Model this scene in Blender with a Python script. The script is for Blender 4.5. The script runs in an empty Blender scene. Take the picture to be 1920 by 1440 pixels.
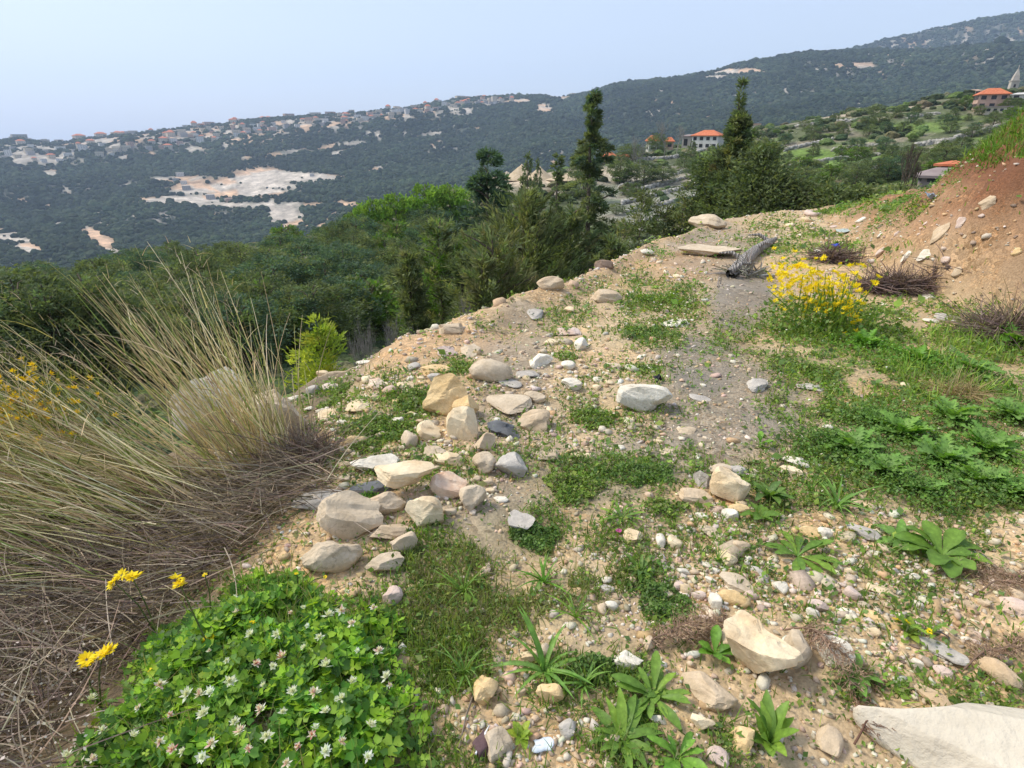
import bpy, math, random, time
import numpy as np
from mathutils import Vector, Matrix
T0 = time.time()
R = math.radians
rng = np.random.default_rng(7)
random.seed(7)
scene = bpy.context.scene
COL = scene.collection

# ------------------------------------------------------------------ camera
FPX, PITCH, CAMH = 1080.0, R(23.2), 1.6
cam_d = bpy.data.cameras.new('camera'); cam = bpy.data.objects.new('camera', cam_d); COL.objects.link(cam)
cam.location = (0, 0, CAMH); cam.rotation_euler = (R(90) - PITCH, 0, 0)
cam_d.lens = 36 * FPX / 1920; cam_d.sensor_width = 36; cam_d.clip_start = 0.05; cam_d.clip_end = 20000
scene.camera = cam
# ------------------------------------------------------------------ sky, sun, exposure
SUN_EL, SUN_AZ = R(50), R(-75)          # azimuth measured from +Y (view direction), negative = left
w = bpy.data.worlds.new('World'); scene.world = w; w.use_nodes = True
nt = w.node_tree; nt.nodes.clear()
out = nt.nodes.new('ShaderNodeOutputWorld'); bg = nt.nodes.new('ShaderNodeBackground')
sky = nt.nodes.new('ShaderNodeTexSky'); sky.sky_type = 'NISHITA'; sky.sun_disc = False
sky.sun_elevation = SUN_EL; sky.sun_rotation = SUN_AZ
sky.altitude = 300; sky.air_density = 1.0; sky.dust_density = 3.5; sky.ozone_density = 2.0
mx = nt.nodes.new('ShaderNodeMix'); mx.data_type = 'RGBA'; mx.inputs[0].default_value = 0.6   # thin high cloud veil over the clear sky
mx.inputs[7].default_value = (4.65, 5.3, 6.5, 1)
nt.links.new(sky.outputs[0], mx.inputs[6]); nt.links.new(mx.outputs[2], bg.inputs[0])
bg.inputs[1].default_value = 0.11; nt.links.new(bg.outputs[0], out.inputs[0])
sl = bpy.data.lights.new('sun', 'SUN'); sl.energy = 2.2; sl.angle = R(15); sl.color = (1, 0.93, 0.80)
so = bpy.data.objects.new('sun', sl); COL.objects.link(so)
sd = Vector((math.sin(SUN_AZ) * math.cos(SUN_EL), math.cos(SUN_AZ) * math.cos(SUN_EL), math.sin(SUN_EL)))
so.rotation_euler = sd.to_track_quat('Z', 'Y').to_euler()
scene.view_settings.view_transform = 'Standard'; scene.view_settings.look = 'None'
scene.view_settings.exposure = 0.8; scene.view_settings.gamma = 1; scene.view_settings.use_curve_mapping = False
scene.render.engine = 'CYCLES'
scene.cycles.volume_bounces = 1

# ------------------------------------------------------------------ helpers: noise, projection
_P = np.random.default_rng(99).random((256, 256))
def vnoise(x, y, s=0):
    x = np.asarray(x, float) + s * 17.37; y = np.asarray(y, float) + s * 9.73
    xi = np.floor(x).astype(int); yi = np.floor(y).astype(int); fx = x - xi; fy = y - yi
    fx = fx * fx * (3 - 2 * fx); fy = fy * fy * (3 - 2 * fy)
    a = _P[xi & 255, yi & 255]; b = _P[(xi + 1) & 255, yi & 255]; c = _P[xi & 255, (yi + 1) & 255]; d = _P[(xi + 1) & 255, (yi + 1) & 255]
    return (a + (b - a) * fx + (c - a) * fy + (a - b - c + d) * fx * fy) * 2 - 1
def fbm(x, y, s=0, o=4, g=.5):
    t = 0; a = 1; n = 0
    for i in range(o):
        t = t + a * vnoise(x * 2**i, y * 2**i, s + i * 3); n += a; a *= g
    return t / n
def sstep(a, b, x):
    t = np.clip((x - a) / (b - a), 0, 1); return t * t * (3 - 2 * t)
CP, SP = math.cos(PITCH), math.sin(PITCH)
def pix_dir(px, py):
    u = (np.asarray(px, float) - 960) / FPX; v = (720 - np.asarray(py, float)) / FPX
    f = CP + v * SP; z = -SP + v * CP
    return np.arctan2(u, f), z / np.hypot(u, f)      # azimuth, tan(elevation)
def to_pix(x, y, z):
    x = np.asarray(x, float); y = np.asarray(y, float); z = np.asarray(z, float) - CAMH
    d = y * CP - z * SP; up = y * SP + z * CP
    d = np.where(d < 0.05, 0.05, d)
    return 960 + FPX * x / d, 720 - FPX * up / d

# ------------------------------------------------------------------ terrain height field on a polar grid
NA = 1440
AZ = (np.arange(NA) / NA * 2 - 1) * math.pi
def curve(pts):
    p = np.array(pts, float); a, t = pix_dir(p[:, 0], p[:, 1]); o = np.argsort(a); a = a[o]; t = t[o]; d = p[o, 2]
    am, tm, dm = (a[0] + a[-1]) / 2, (t[0] + t[-1]) / 2, (d[0] + d[-1]) / 2
    a = np.concatenate([[-math.pi, a[0] - .35], a, [a[-1] + .35, math.pi]])
    t = np.concatenate([[tm, t[0]], t, [t[-1], tm]]); d = np.concatenate([[dm, d[0]], d, [d[-1], dm]])
    return np.interp(AZ, a, d), np.interp(AZ, a, t)
# rim of the spoil bench (on flat ground: distance follows from the pixel)
rim = [(-500, 900), (0, 865), (300, 815), (400, 775), (470, 722), (530, 690), (600, 655), (720, 632), (850, 592), (1000, 538), (1055, 527), (1130, 500), (1290, 432), (1360, 408), (1480, 388), (1730, 372), (1820, 372), (1920, 380), (2300, 470)]
ra, rt = pix_dir([p[0] for p in rim], [p[1] for p in rim]); rd = -CAMH / rt
ra = np.concatenate([[-math.pi], ra, [math.pi]]); rd = np.concatenate([[8], rd, [8]])
E = np.interp(AZ, ra, rd)
E = E * (1 + .035 * fbm(AZ * 30, AZ * 0, 5, 3))
c3 = curve([(0, 760, 22), (250, 730, 24), (480, 700, 26), (700, 640, 32), (850, 600, 40), (1000, 560, 55), (1150, 500, 70), (1300, 432, 85), (1450, 398, 80), (1600, 388, 70), (1740, 385, 60), (1920, 400, 50)])
c3b = curve([(0, 640, 55), (200, 600, 60), (400, 560, 65), (600, 510, 70), (750, 460, 80), (900, 425, 95), (1050, 410, 110), (1200, 365, 140), (1350, 335, 160), (1500, 310, 165), (1700, 285, 170), (1920, 260, 170)])
c4 = curve([(0, 545, 190), (100, 528, 190), (200, 508, 185), (300, 492, 180), (400, 478, 175), (520, 458, 170), (600, 446, 160), (680, 418, 150), (760, 392, 145), (860, 362, 150), (950, 342, 160), (1100, 308, 185), (1180, 292, 200), (1240, 279, 215), (1300, 275, 230), (1370, 262, 240), (1400, 246, 250), (1460, 236, 255), (1530, 222, 260), (1600, 212, 270), (1700, 200, 290), (1780, 186, 310), (1830, 180, 330), (1880, 178, 340), (1920, 174, 345)])
c6 = curve([(0, 575, 780), (200, 530, 780), (400, 500, 800), (600, 462, 850), (800, 392, 900), (1000, 352, 950), (1200, 312, 1000), (1400, 262, 1050), (1600, 238, 1050), (1800, 210, 1100), (1920, 195, 1100)])
c6b = curve([(0, 430, 1250), (200, 415, 1250), (400, 385, 1300), (600, 340, 1350), (800, 310, 1400), (1000, 275, 1450), (1200, 238, 1500), (1400, 200, 1550), (1600, 178, 1600), (1800, 150, 1600), (1920, 140, 1600)])
RIDGE = [(0, 266), (30, 262), (60, 266), (100, 270), (200, 257), (300, 246), (400, 236), (500, 224), (600, 219), (650, 215), (700, 211), (760, 203), (860, 188), (900, 185), (960, 182), (1030, 182), (1080, 181), (1110, 176), (1150, 164), (1200, 157), (1250, 153), (1290, 148), (1330, 139), (1400, 122), (1450, 113), (1500, 106), (1560, 101), (1600, 99)]
c7 = curve([(x, y, 2300) for x, y in RIDGE] + [(1640, 97, 2300), (1700, 98, 2300), (1760, 96, 2300), (1840, 92, 2300), (1920, 88, 2300)])
c8 = curve([(0, 285, 3300), (600, 245, 3300), (1100, 200, 3300), (1400, 140, 3300), (1520, 112, 3300), (1600, 97, 3300), (1625, 90, 3300), (1650, 80, 3300), (1690, 72, 3300), (1720, 66, 3300), (1760, 59, 3300), (1800, 50, 3300), (1850, 43, 3300), (1880, 40, 3300), (1920, 36, 3300)])
def zc(c): return CAMH + c[0] * c[1]
e = E
KR = [np.full(NA, .05), e * .9, e, e + 1.2, e + 7, c3[0], c3b[0], c4[0], c4[0] * 1.7, c6[0], c6b[0], c7[0], (c7[0] + c8[0]) / 2, c8[0], np.full(NA, 4300.), np.full(NA, 5200.)]
z4, z6 = zc(c4), zc(c6)
z7, z8 = zc(c7), zc(c8)
KZ = [0 * e, 0 * e, 0 * e - .08, 0 * e - .85, 0 * e - 5.5, zc(c3), zc(c3b), z4, CAMH + c4[0] * 1.7 * (c4[1] - .10), z6, zc(c6b), z7, np.minimum(CAMH + (c7[0] + c8[0]) / 2 * (np.minimum(c7[1], c8[1])) - 90, z7 - 40), z8, z8 - 160, z8 * 0 - 280]
KR = np.log(np.array(KR)).T; KZ = np.array(KZ).T            # (NA, K)
RMIN, RMAX, NRr = .3, 5200., 640
LR = np.linspace(math.log(RMIN), math.log(RMAX), NRr); RR = np.exp(LR)
H = np.zeros((NA, NRr))
hk = np.diff(KR, axis=1); dk = np.diff(KZ, axis=1) / hk
m = np.zeros_like(KZ); w1 = 2 * hk[:, 1:] + hk[:, :-1]; w2 = hk[:, 1:] + 2 * hk[:, :-1]
with np.errstate(divide='ignore', invalid='ignore'):
    mm = (w1 + w2) / (w1 / dk[:, :-1] + w2 / dk[:, 1:])
m[:, 1:-1] = np.where(dk[:, :-1] * dk[:, 1:] > 0, mm, 0)
for i in range(NA):
    k = np.clip(np.searchsorted(KR[i], LR) - 1, 0, KR.shape[1] - 2)
    h = hk[i, k]; t = (LR - KR[i, k]) / h
    H[i] = (2*t**3 - 3*t**2 + 1) * KZ[i, k] + (t**3 - 2*t**2 + t) * h * m[i, k] + (-2*t**3 + 3*t**2) * KZ[i, k+1] + (t**3 - t**2) * h * m[i, k+1]
GX = np.sin(AZ)[:, None] * RR[None]; GY = np.cos(AZ)[:, None] * RR[None]
# toe of the red-earth bank on the right: a line in the world; the bank rises behind it
TOE = np.array([(7.3, 3.0), (5.3, 4.6), (4.75, 5.6), (4.62, 6.8), (5.0, 8.6), (6.1, 11.4), (8.6, 17.)])
def toe_dist(x, y):
    best = np.full(np.shape(x), 1e9); sgn = np.ones(np.shape(x)); tt = np.zeros(np.shape(x))
    n = len(TOE) - 1
    for k in range(n):
        a, b = TOE[k], TOE[k + 1]; d = b - a; L2 = d @ d
        t = np.clip(((x - a[0]) * d[0] + (y - a[1]) * d[1]) / L2, 0, 1)
        dx = x - a[0] - t * d[0]; dy = y - a[1] - t * d[1]; q = np.hypot(dx, dy)
        s = np.where(d[0] * dy - d[1] * dx < 0, 1., -1.)
        c = q < best; best = np.where(c, q, best); sgn = np.where(c, s, sgn); tt = np.where(c, (k + t) / n, tt)
    return best * sgn, tt
def bank_height(x, y):
    d, t = toe_dist(x, y)
    d = d + .25 * fbm(x * .9, y * .9, 31, 3)
    hmax = np.interp(t, [0, .25, .45, .62, .8, 1], [2.15, 2.35, 2.5, 2.05, .7, .1])
    t_ = np.clip(d / 1.95, 0, 1); return hmax * (1 - (1 - t_)**1.8) * sstep(-.05, .25, d) + (.20 * fbm(x * 1.5, y * 1.5, 35, 2) + .15 * fbm(x * 4, y * 4, 33, 4)) * sstep(0, .6, d), d
near = 1 - sstep(0, 1, (GX*0 + RR[None] - E[:, None] * .97) / (E[:, None] * .25))
near *= (RR[None] < 40)
bk, _ = bank_height(GX, GY)
nearN = .05 * fbm(GX * .8, GY * .8, 1, 3) + .02 * fbm(GX * 3.1, GY * 3.1, 2, 3) + .008 * fbm(GX * 11, GY * 11, 3, 2)
berm = .10 * np.exp(-((RR[None] - (E[:, None] - .55)) / .45)**2) * sstep(-.25, 0., AZ)[:, None] * (1 - sstep(.3, .5, AZ))[:, None]
left = -.22 * sstep(.9, 1.6, -GX) * sstep(.8, 1.6, GY)
clov = .05 * np.exp(-(((GX + .62) / .5)**2 + ((GY - 1.0) / .5)**2))
hump = .05 * np.exp(-(((GX + .55) / .35)**2 + ((GY - 2.25) / .35)**2))
H += near * (nearN + berm + left + clov + hump)
farb = (RR[None] < 30) * 1.
H += bk * farb * (GX > 0) * (1 - sstep(0, 1, (RR[None] - 13) / 6))
# mid slope: uneven, terraced
midw = sstep(18, 40, RR)[None] * (1 - sstep(.9, 1.0, RR[None] / c4[0][:, None]))
H += midw * (1.3 * fbm(GX / 30, GY / 30, 11, 3) * sstep(30, 90, RR)[None] + .35 * fbm(GX / 5, GY / 5, 12, 3))
# far mountain: gullies and spurs, left alone on the ridge lines
fw = sstep(650, 1000, RR)[None] * np.clip(np.abs(RR[None] / c7[0][:, None] - 1) / .22, 0, 1)
gul = 1 - np.abs(fbm(GX / 420 + .3 * fbm(GX / 300, GY / 300, 22, 2), GY / 900, 21, 3)) * 2
H += fw * (26 * gul + 22 * fbm(GX / 260, GY / 260, 23, 4) - 15)
H += sstep(1500, 2000, RR)[None] * 3.0 * fbm(GX / 45, GY / 45, 25, 2)
def ground(x, y):
    x = np.asarray(x, float); y = np.asarray(y, float)
    r = np.clip(np.hypot(x, y), RMIN, RMAX * .999); a = np.arctan2(x, y)
    fa = (a / math.pi + 1) / 2 * NA; ia = np.floor(fa).astype(int); ta = fa - ia; ia %= NA; ib = (ia + 1) % NA
    fr = (np.log(r) - LR[0]) / (LR[1] - LR[0]); ir = np.clip(np.floor(fr).astype(int), 0, NRr - 2); tr = fr - ir
    return (H[ia, ir] * (1-ta) + H[ib, ir] * ta) * (1-tr) + (H[ia, ir+1] * (1-ta) + H[ib, ir+1] * ta) * tr
def at(px, py, rmin=.3):
    """first point of the terrain seen through a pixel of the photograph"""
    px = np.atleast_1d(np.asarray(px, float)); py = np.atleast_1d(np.asarray(py, float))
    a, t = pix_dir(px, py)
    rr = np.exp(np.linspace(math.log(rmin), math.log(5000), 1500))
    X = np.sin(a)[:, None] * rr; Y = np.cos(a)[:, None] * rr
    below = ground(X, Y) >= CAMH + t[:, None] * rr
    k = np.where(below.any(1), below.argmax(1), len(rr) - 1)
    k0 = np.maximum(k - 1, 0); i = np.arange(len(px))
    g0 = ground(X[i, k0], Y[i, k0]) - (CAMH + t * rr[k0]); g1 = ground(X[i, k], Y[i, k]) - (CAMH + t * rr[k])
    f = np.clip(np.where(g1 != g0, -g0 / (g1 - g0 + 1e-12), 1), 0, 1)
    r = rr[k0] + f * (rr[k] - rr[k0])
    x, y = np.sin(a) * r, np.cos(a) * r
    return np.stack([x, y, ground(x, y)], 1)
def at1(px, py): return Vector(at(px, py)[0])

# ------------------------------------------------------------------ helpers: meshes and objects
def setc(me, name, arr):
    arr = np.asarray(arr, float)
    if arr.ndim == 1:
        at_ = me.attributes.new(name, 'FLOAT', 'POINT'); at_.data.foreach_set('value', arr.astype(np.float32))
    else:
        if arr.shape[1] == 3: arr = np.concatenate([arr, np.ones((len(arr), 1))], 1)
        at_ = me.attributes.new(name, 'FLOAT_COLOR', 'POINT'); at_.data.foreach_set('color', arr.astype(np.float32).ravel())
def mesh(name, V, F, mat, col=None, smooth=False):
    V = np.asarray(V, np.float32); F = np.asarray(F, np.int32)
    me = bpy.data.meshes.new(name); n = F.shape[1]
    me.vertices.add(len(V)); me.vertices.foreach_set('co', V.ravel())
    me.loops.add(F.size); me.loops.foreach_set('vertex_index', F.ravel())
    me.polygons.add(len(F)); me.polygons.foreach_set('loop_start', np.arange(0, F.size, n, dtype=np.int32))
    me.polygons.foreach_set('loop_total', np.full(len(F), n, np.int32))
    if smooth: me.polygons.foreach_set('use_smooth', np.ones(len(F), bool))
    me.update(calc_edges=True)
    if smooth == 2: me.set_sharp_from_angle(angle=.30)
    if col is not None: setc(me, 'Col', col)
    if mat: me.materials.append(mat)
    return me
def tag(o, label=None, cat=None, group=None, kind=None):
    if label: o['label'] = label
    if cat: o['category'] = cat
    if group: o['group'] = group
    if kind: o['kind'] = kind
    return o
def obj(name, me, parent=None, loc=None, kind=None):
    o = bpy.data.objects.new(name, me); COL.objects.link(o)
    if parent: o.parent = parent
    if loc is not None: o.location = loc
    if kind: o['kind'] = kind
    return o
def thing(name, label, cat, loc=(0, 0, 0), rz=0, group=None):
    o = bpy.data.objects.new(name, None); COL.objects.link(o); o.location = loc; o.rotation_euler = (0, 0, rz)
    o.empty_display_size = .1
    return tag(o, label, cat, group)
def rand_rot(n, tilt=math.pi, g=None):
    """n random rotation matrices: spin about z, then a tilt of up to `tilt` in a random direction"""
    g = g or rng
    a = g.uniform(0, 2*math.pi, n); t = g.uniform(0, 1, n)**.5 * tilt; b = g.uniform(0, 2*math.pi, n)
    Rz = np.zeros((n, 3, 3)); Rz[:, 0, 0] = np.cos(a); Rz[:, 0, 1] = -np.sin(a); Rz[:, 1, 0] = np.sin(a); Rz[:, 1, 1] = np.cos(a); Rz[:, 2, 2] = 1
    ux, uy = np.cos(b), np.sin(b); c, s = np.cos(t), np.sin(t); C = 1 - c
    Rt = np.zeros((n, 3, 3))
    Rt[:, 0, 0] = c + ux*ux*C; Rt[:, 0, 1] = ux*uy*C; Rt[:, 0, 2] = uy*s
    Rt[:, 1, 0] = ux*uy*C; Rt[:, 1, 1] = c + uy*uy*C; Rt[:, 1, 2] = -ux*s
    Rt[:, 2, 0] = -uy*s; Rt[:, 2, 1] = ux*s; Rt[:, 2, 2] = c
    return Rt @ Rz
def multi(tv, tf, P, M, S, C=None, tc=None):
    """merge copies of a template: vertices (n*k,3), faces, colours"""
    tv = np.asarray(tv, float); tf = np.asarray(tf, int); n, k = len(P), len(tv)
    S = np.asarray(S, float)
    if S.ndim == 1: S = np.repeat(S[:, None], 3, 1)
    V = np.einsum('nij,nkj->nki', M, tv[None] * S[:, None, :]) + np.asarray(P)[:, None, :]
    F = (tf[None] + (np.arange(n) * k)[:, None, None]).reshape(-1, tf.shape[1])
    Cc = None
    if C is not None:
        Cc = np.repeat(np.asarray(C)[:, None, :], k, 1)
        if tc is not None: Cc = Cc * np.asarray(tc)[None, :, None]
        Cc = Cc.reshape(-1, 3)
    return V.reshape(-1, 3), F, Cc
def join(parts):
    V = []; F = []; C = []; o = 0
    for v, f, c in parts:
        V.append(v); F.append(np.asarray(f) + o); o += len(v); C.append(c)
    return np.concatenate(V), np.concatenate(F), (np.concatenate(C) if C[0] is not None else None)
def strips(P0, D, L, W, seg=4, droop=.3, C=None, curl=None, taper=1., tri=False):
    """n tapering ribbons from P0 along unit directions D, bending down by droop; each ribbon is `seg` quads long"""
    n = len(P0); L = np.broadcast_to(L, n); W = np.broadcast_to(W, n); droop = np.broadcast_to(droop, n)
    t = np.linspace(0, 1, seg + 1)
    side = np.cross(D, np.array([0, 0, 1.])) + 1e-4; a = rng.uniform(0, math.pi, n)
    side /= np.linalg.norm(side, axis=1, keepdims=True)
    up = np.cross(side, D); sv = side * np.cos(a)[:, None] + up * np.sin(a)[:, None]
    cen = P0[:, None] + D[:, None] * (L[:, None] * t)[..., None]
    cen[..., 2] -= (droop * L)[:, None] * t**2
    if curl is not None:
        cen += (side * (np.broadcast_to(curl, n) * L)[:, None])[:, None] * (t**2)[None, :, None]
    ww = W[:, None] * (1 - taper * t**1.5) * .5 + W[:, None] * .04
    A = cen - sv[:, None] * ww[..., None]; B = cen + sv[:, None] * ww[..., None]
    V = np.stack([A, B], 2).reshape(-1, 3)
    b = np.arange(seg) * 2; f = np.stack([b, b + 1, b + 3, b + 2], 1)
    F = (f[None] + (np.arange(n) * (seg + 1) * 2)[:, None, None]).reshape(-1, 4)
    Cc = None if C is None else np.repeat(C, (seg + 1) * 2, 0)
    return V, F, Cc
def pal(cols, n, jit=.18, g=None):
    g = g or rng
    c = np.array(cols)[g.integers(0, len(cols), n)]
    return c * g.uniform(1 - jit, 1 + jit, (n, 1)) * g.uniform(1 - jit*.3, 1 + jit*.3, (n, 3))
def tube(pts, rad, sides=6):
    pts = np.asarray(pts, float); n = len(pts); rad = np.broadcast_to(rad, n)
    t = np.gradient(pts, axis=0); t /= np.linalg.norm(t, axis=1, keepdims=True) + 1e-9
    ref = np.array([.3, .9, .1]); s = np.cross(t, ref); s /= np.linalg.norm(s, axis=1, keepdims=True) + 1e-9; u = np.cross(s, t)
    a = np.arange(sides) / sides * 2 * math.pi
    V = pts[:, None] + rad[:, None, None] * (s[:, None] * np.cos(a)[None, :, None] + u[:, None] * np.sin(a)[None, :, None])
    F = []
    for i in range(n - 1):
        for j in range(sides):
            k = (j + 1) % sides; F.append((i*sides+j, i*sides+k, (i+1)*sides+k, (i+1)*sides+j))
    return V.reshape(-1, 3), np.array(F)
def ico(sub):
    import bmesh
    bm = bmesh.new(); bmesh.ops.create_icosphere(bm, subdivisions=sub, radius=1)
    V = np.array([v.co[:] for v in bm.verts]); F = np.array([[v.index for v in f.verts] for f in bm.faces]); bm.free()
    return V, F
ICO = {k: ico(k) for k in (1, 2, 3, 4, 5)}
def n3(V, s, seed):
    return (vnoise(V[:, 0]*s + V[:, 2]*s*.7, V[:, 1]*s - V[:, 2]*s*.6, seed) + vnoise(V[:, 1]*s + 3.1, V[:, 2]*s + V[:, 0]*s*.4, seed + 5)) * .5

# ------------------------------------------------------------------ helpers: materials
class MB:
    def __init__(s, name, rough=.9):
        s.m = bpy.data.materials.new(name); s.m.use_nodes = True; s.t = s.m.node_tree
        s.b = s.t.nodes['Principled BSDF']; s.b.inputs['Roughness'].default_value = rough
        s.b.inputs['Specular IOR Level'].default_value = .25
        s.out = s.t.nodes['Material Output']
    def n(s, ty, **k):
        x = s.t.nodes.new(ty)
        for a, b in k.items(): setattr(x, a, b)
        return x
    def l(s, a, b): s.t.links.new(a, b)
    def noise(s, vec, sc, det=4, rough=.6):
        x = s.n('ShaderNodeTexNoise'); x.inputs['Scale'].default_value = sc; x.inputs['Detail'].default_value = det; x.inputs['Roughness'].default_value = rough
        s.l(vec, x.inputs['Vector']); return x.outputs['Fac']
    def ramp(s, fac, stops):
        x = s.n('ShaderNodeValToRGB'); cr = x.color_ramp
        while len(cr.elements) < len(stops): cr.elements.new(.5)
        for e_, (p, c) in zip(cr.elements, stops):
            e_.position = p; e_.color = (*c, 1) if not isinstance(c, (int, float)) else (c, c, c, 1)
        s.l(fac, x.inputs[0]); return x.outputs[0]
    def mix(s, f, a, b, mode='MIX'):
        x = s.n('ShaderNodeMix', data_type='RGBA', blend_type=mode)
        for i, v in ((0, f), (6, a), (7, b)):
            if isinstance(v, (int, float)): x.inputs[i].default_value = v
            elif isinstance(v, tuple): x.inputs[i].default_value = (*v, 1)
            else: s.l(v, x.inputs[i])
        return x.outputs[2]
    def bump(s, h, st=.5, d=.01):
        x = s.n('ShaderNodeBump'); x.inputs['Strength'].default_value = st; x.inputs['Distance'].default_value = d
        s.l(h, x.inputs['Height']); s.l(x.outputs[0], s.b.inputs['Normal'])
    def coord(s, w='Object'): return s.n('ShaderNodeTexCoord').outputs[w]
    def attr(s, n_, o='Color'):
        x = s.n('ShaderNodeAttribute', attribute_name=n_); return x.outputs[o]
    def base(s, c): s.l(c, s.b.inputs['Base Color'])
def leaf_mat(name, trans=.35, rough=.5, spec=.3, scale=8., gain=1.):
    k = MB(name, rough); k.b.inputs['Specular IOR Level'].default_value = spec
    c = k.attr('Col'); nz = k.noise(k.coord(), scale, 3)
    c = k.mix(1., c, k.ramp(nz, [(.3, .72 * gain), (.7, 1.25 * gain)]), 'MULTIPLY')
    k.base(c)
    tr = k.n('ShaderNodeBsdfTranslucent'); k.l(k.mix(1., c, (1.3, 1.35, .6), 'MULTIPLY'), tr.inputs[0])
    ms = k.n('ShaderNodeMixShader'); ms.inputs[0].default_value = trans
    k.l(k.b.outputs[0], ms.inputs[1]); k.l(tr.outputs[0], ms.inputs[2]); k.l(ms.outputs[0], k.out.inputs[0])
    return k.m
M_LEAF = leaf_mat('leaf'); M_STRAW = leaf_mat('straw', .2, .7, .15, 20); M_NEEDLE = leaf_mat('needles', .38, .7, .12, 1.2, 1.75)
M_PETAL = leaf_mat('petal', .35, .6, .2, 30)
def bark_mat(name, a, b):
    k = MB(name, .95); nz = k.noise(k.coord(), 14, 5)
    k.base(k.ramp(nz, [(.3, a), (.7, b)])); k.bump(nz, .7, .01); return k.m
M_BARK = bark_mat('bark', (.06, .045, .03), (.16, .13, .10)); M_GREYBARK = bark_mat('grey_bark', (.16, .145, .13), (.34, .32, .29))
# ------------------------------------------------------------------ SETTING: terrain sheets
ins = np.abs(AZ) < R(64)
ci = [i for i in range(NA) if ins[i] or i % 12 == 0]
def pxmask(px, py, L, soft=.35):
    """largest membership among ellipses (cx, cy, rx, ry[, strength]) given in photograph pixels"""
    m_ = np.zeros(np.shape(px))
    for q in L:
        d = np.hypot((px - q[0]) / q[2], (py - q[1]) / q[3])
        m_ = np.maximum(m_, (1 - sstep(1 - soft, 1 + soft, d)) * (q[4] if len(q) > 4 else 1))
    return m_
GREYSOIL = [(1370, 770, 150, 110, .85), (1360, 640, 60, 80, .45), (980, 640, 70, 80, .5), (960, 820, 90, 90, .5), (1220, 860, 110, 50, .6), (860, 1000, 150, 80, .4), (1340, 480, 90, 60, .6), (1390, 560, 60, 70, .9), (1330, 680, 90, 60, .9), (1280, 850, 110, 60, .8), (1100, 900, 120, 50, .6), (940, 960, 120, 60, .6), (960, 700, 60, 90, .6), (560, 710, 90, 50, .5), (820, 1110, 150, 60, .3)]
REDSOIL = [(760, 640, 170, 40, .4), (1230, 500, 120, 30, .3)]
DUSTY = [(1150, 1050, 130, 80, .6), (960, 1180, 160, 60, .55), (1200, 700, 190, 60, .5), (1120, 620, 120, 50, .5), (1600, 700, 130, 30, .6), (1500, 430, 180, 40, .5)]
def scars(px, py):
    s = pxmask(px, py, [(440, 352, 115, 19), (560, 332, 80, 9), (340, 374, 90, 9), (490, 330, 60, 14), (545, 408, 20, 26, .95), (515, 400, 14, 26, .9), (165, 431, 14, 6), (180, 441, 15, 10), (197, 455, 15, 13), (213, 470, 12, 7), (35, 455, 34, 9, .8), (60, 465, 22, 7, .8), (10, 440, 22, 12, .8),
        (650, 383, 22, 5, .9), (490, 385, 120, 5, .8), (1020, 203, 14, 10, .9), (1385, 135, 45, 6, .85), (1060, 180, 30, 5, .8), (1340, 145, 20, 4, .8), (865, 208, 26, 8, .8), (95, 325, 14, 8, .7), (340, 335, 60, 6, .7)], .3)
    return s * (.5 + .65 * sstep(-.42, -.1, fbm(px / 34, py / 4.5, 77, 3)))
def specks(x, y, px, py):
    s = sstep(.34, .5, fbm(x / 11, y / 34, 64, 3)) * sstep(-.25, .2, fbm(x / 150, y / 150, 67, 3))
    v = 1. * sstep(-.12, .15, fbm(x / 12, y / 26, 68, 3)) * pxmask(px, py, [(60, 285, 170, 22), (260, 268, 160, 22), (430, 252, 130, 18), (560, 236, 90, 14), (740, 214, 110, 12), (900, 192, 60, 8)], .5)
    h = .9 * sstep(.0, .35, fbm(x / 10, y / 30, 69, 3)) * pxmask(px, py, [(1850, 75, 200, 30), (1660, 95, 50, 14)], .5)
    return np.maximum(s, np.maximum(v, h))
def pale_bands(px, py):
    b = 0
    for (x0, y0, x1, y1, h) in [(400, 305, 720, 262, 5), (200, 300, 460, 268, 6), (120, 268, 450, 240, 14), (0, 290, 140, 292, 22), (600, 232, 900, 196, 9), (480, 240, 640, 226, 10), (900, 192, 1010, 188, 4), (180, 352, 260, 345, 5), (690, 320, 730, 310, 5), (780, 255, 900, 240, 3), (620, 290, 720, 266, 4), (1500, 130, 1700, 118, 8)]:
        t = np.clip((px - x0) / (x1 - x0), 0, 1); yy = y0 + (y1 - y0) * t
        inx = (px > x0) & (px < x1)
        b = np.maximum(b, np.where(inx, 1 - sstep(.5, 1.2, np.abs(py - yy) / h), 0))
    return b
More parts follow.
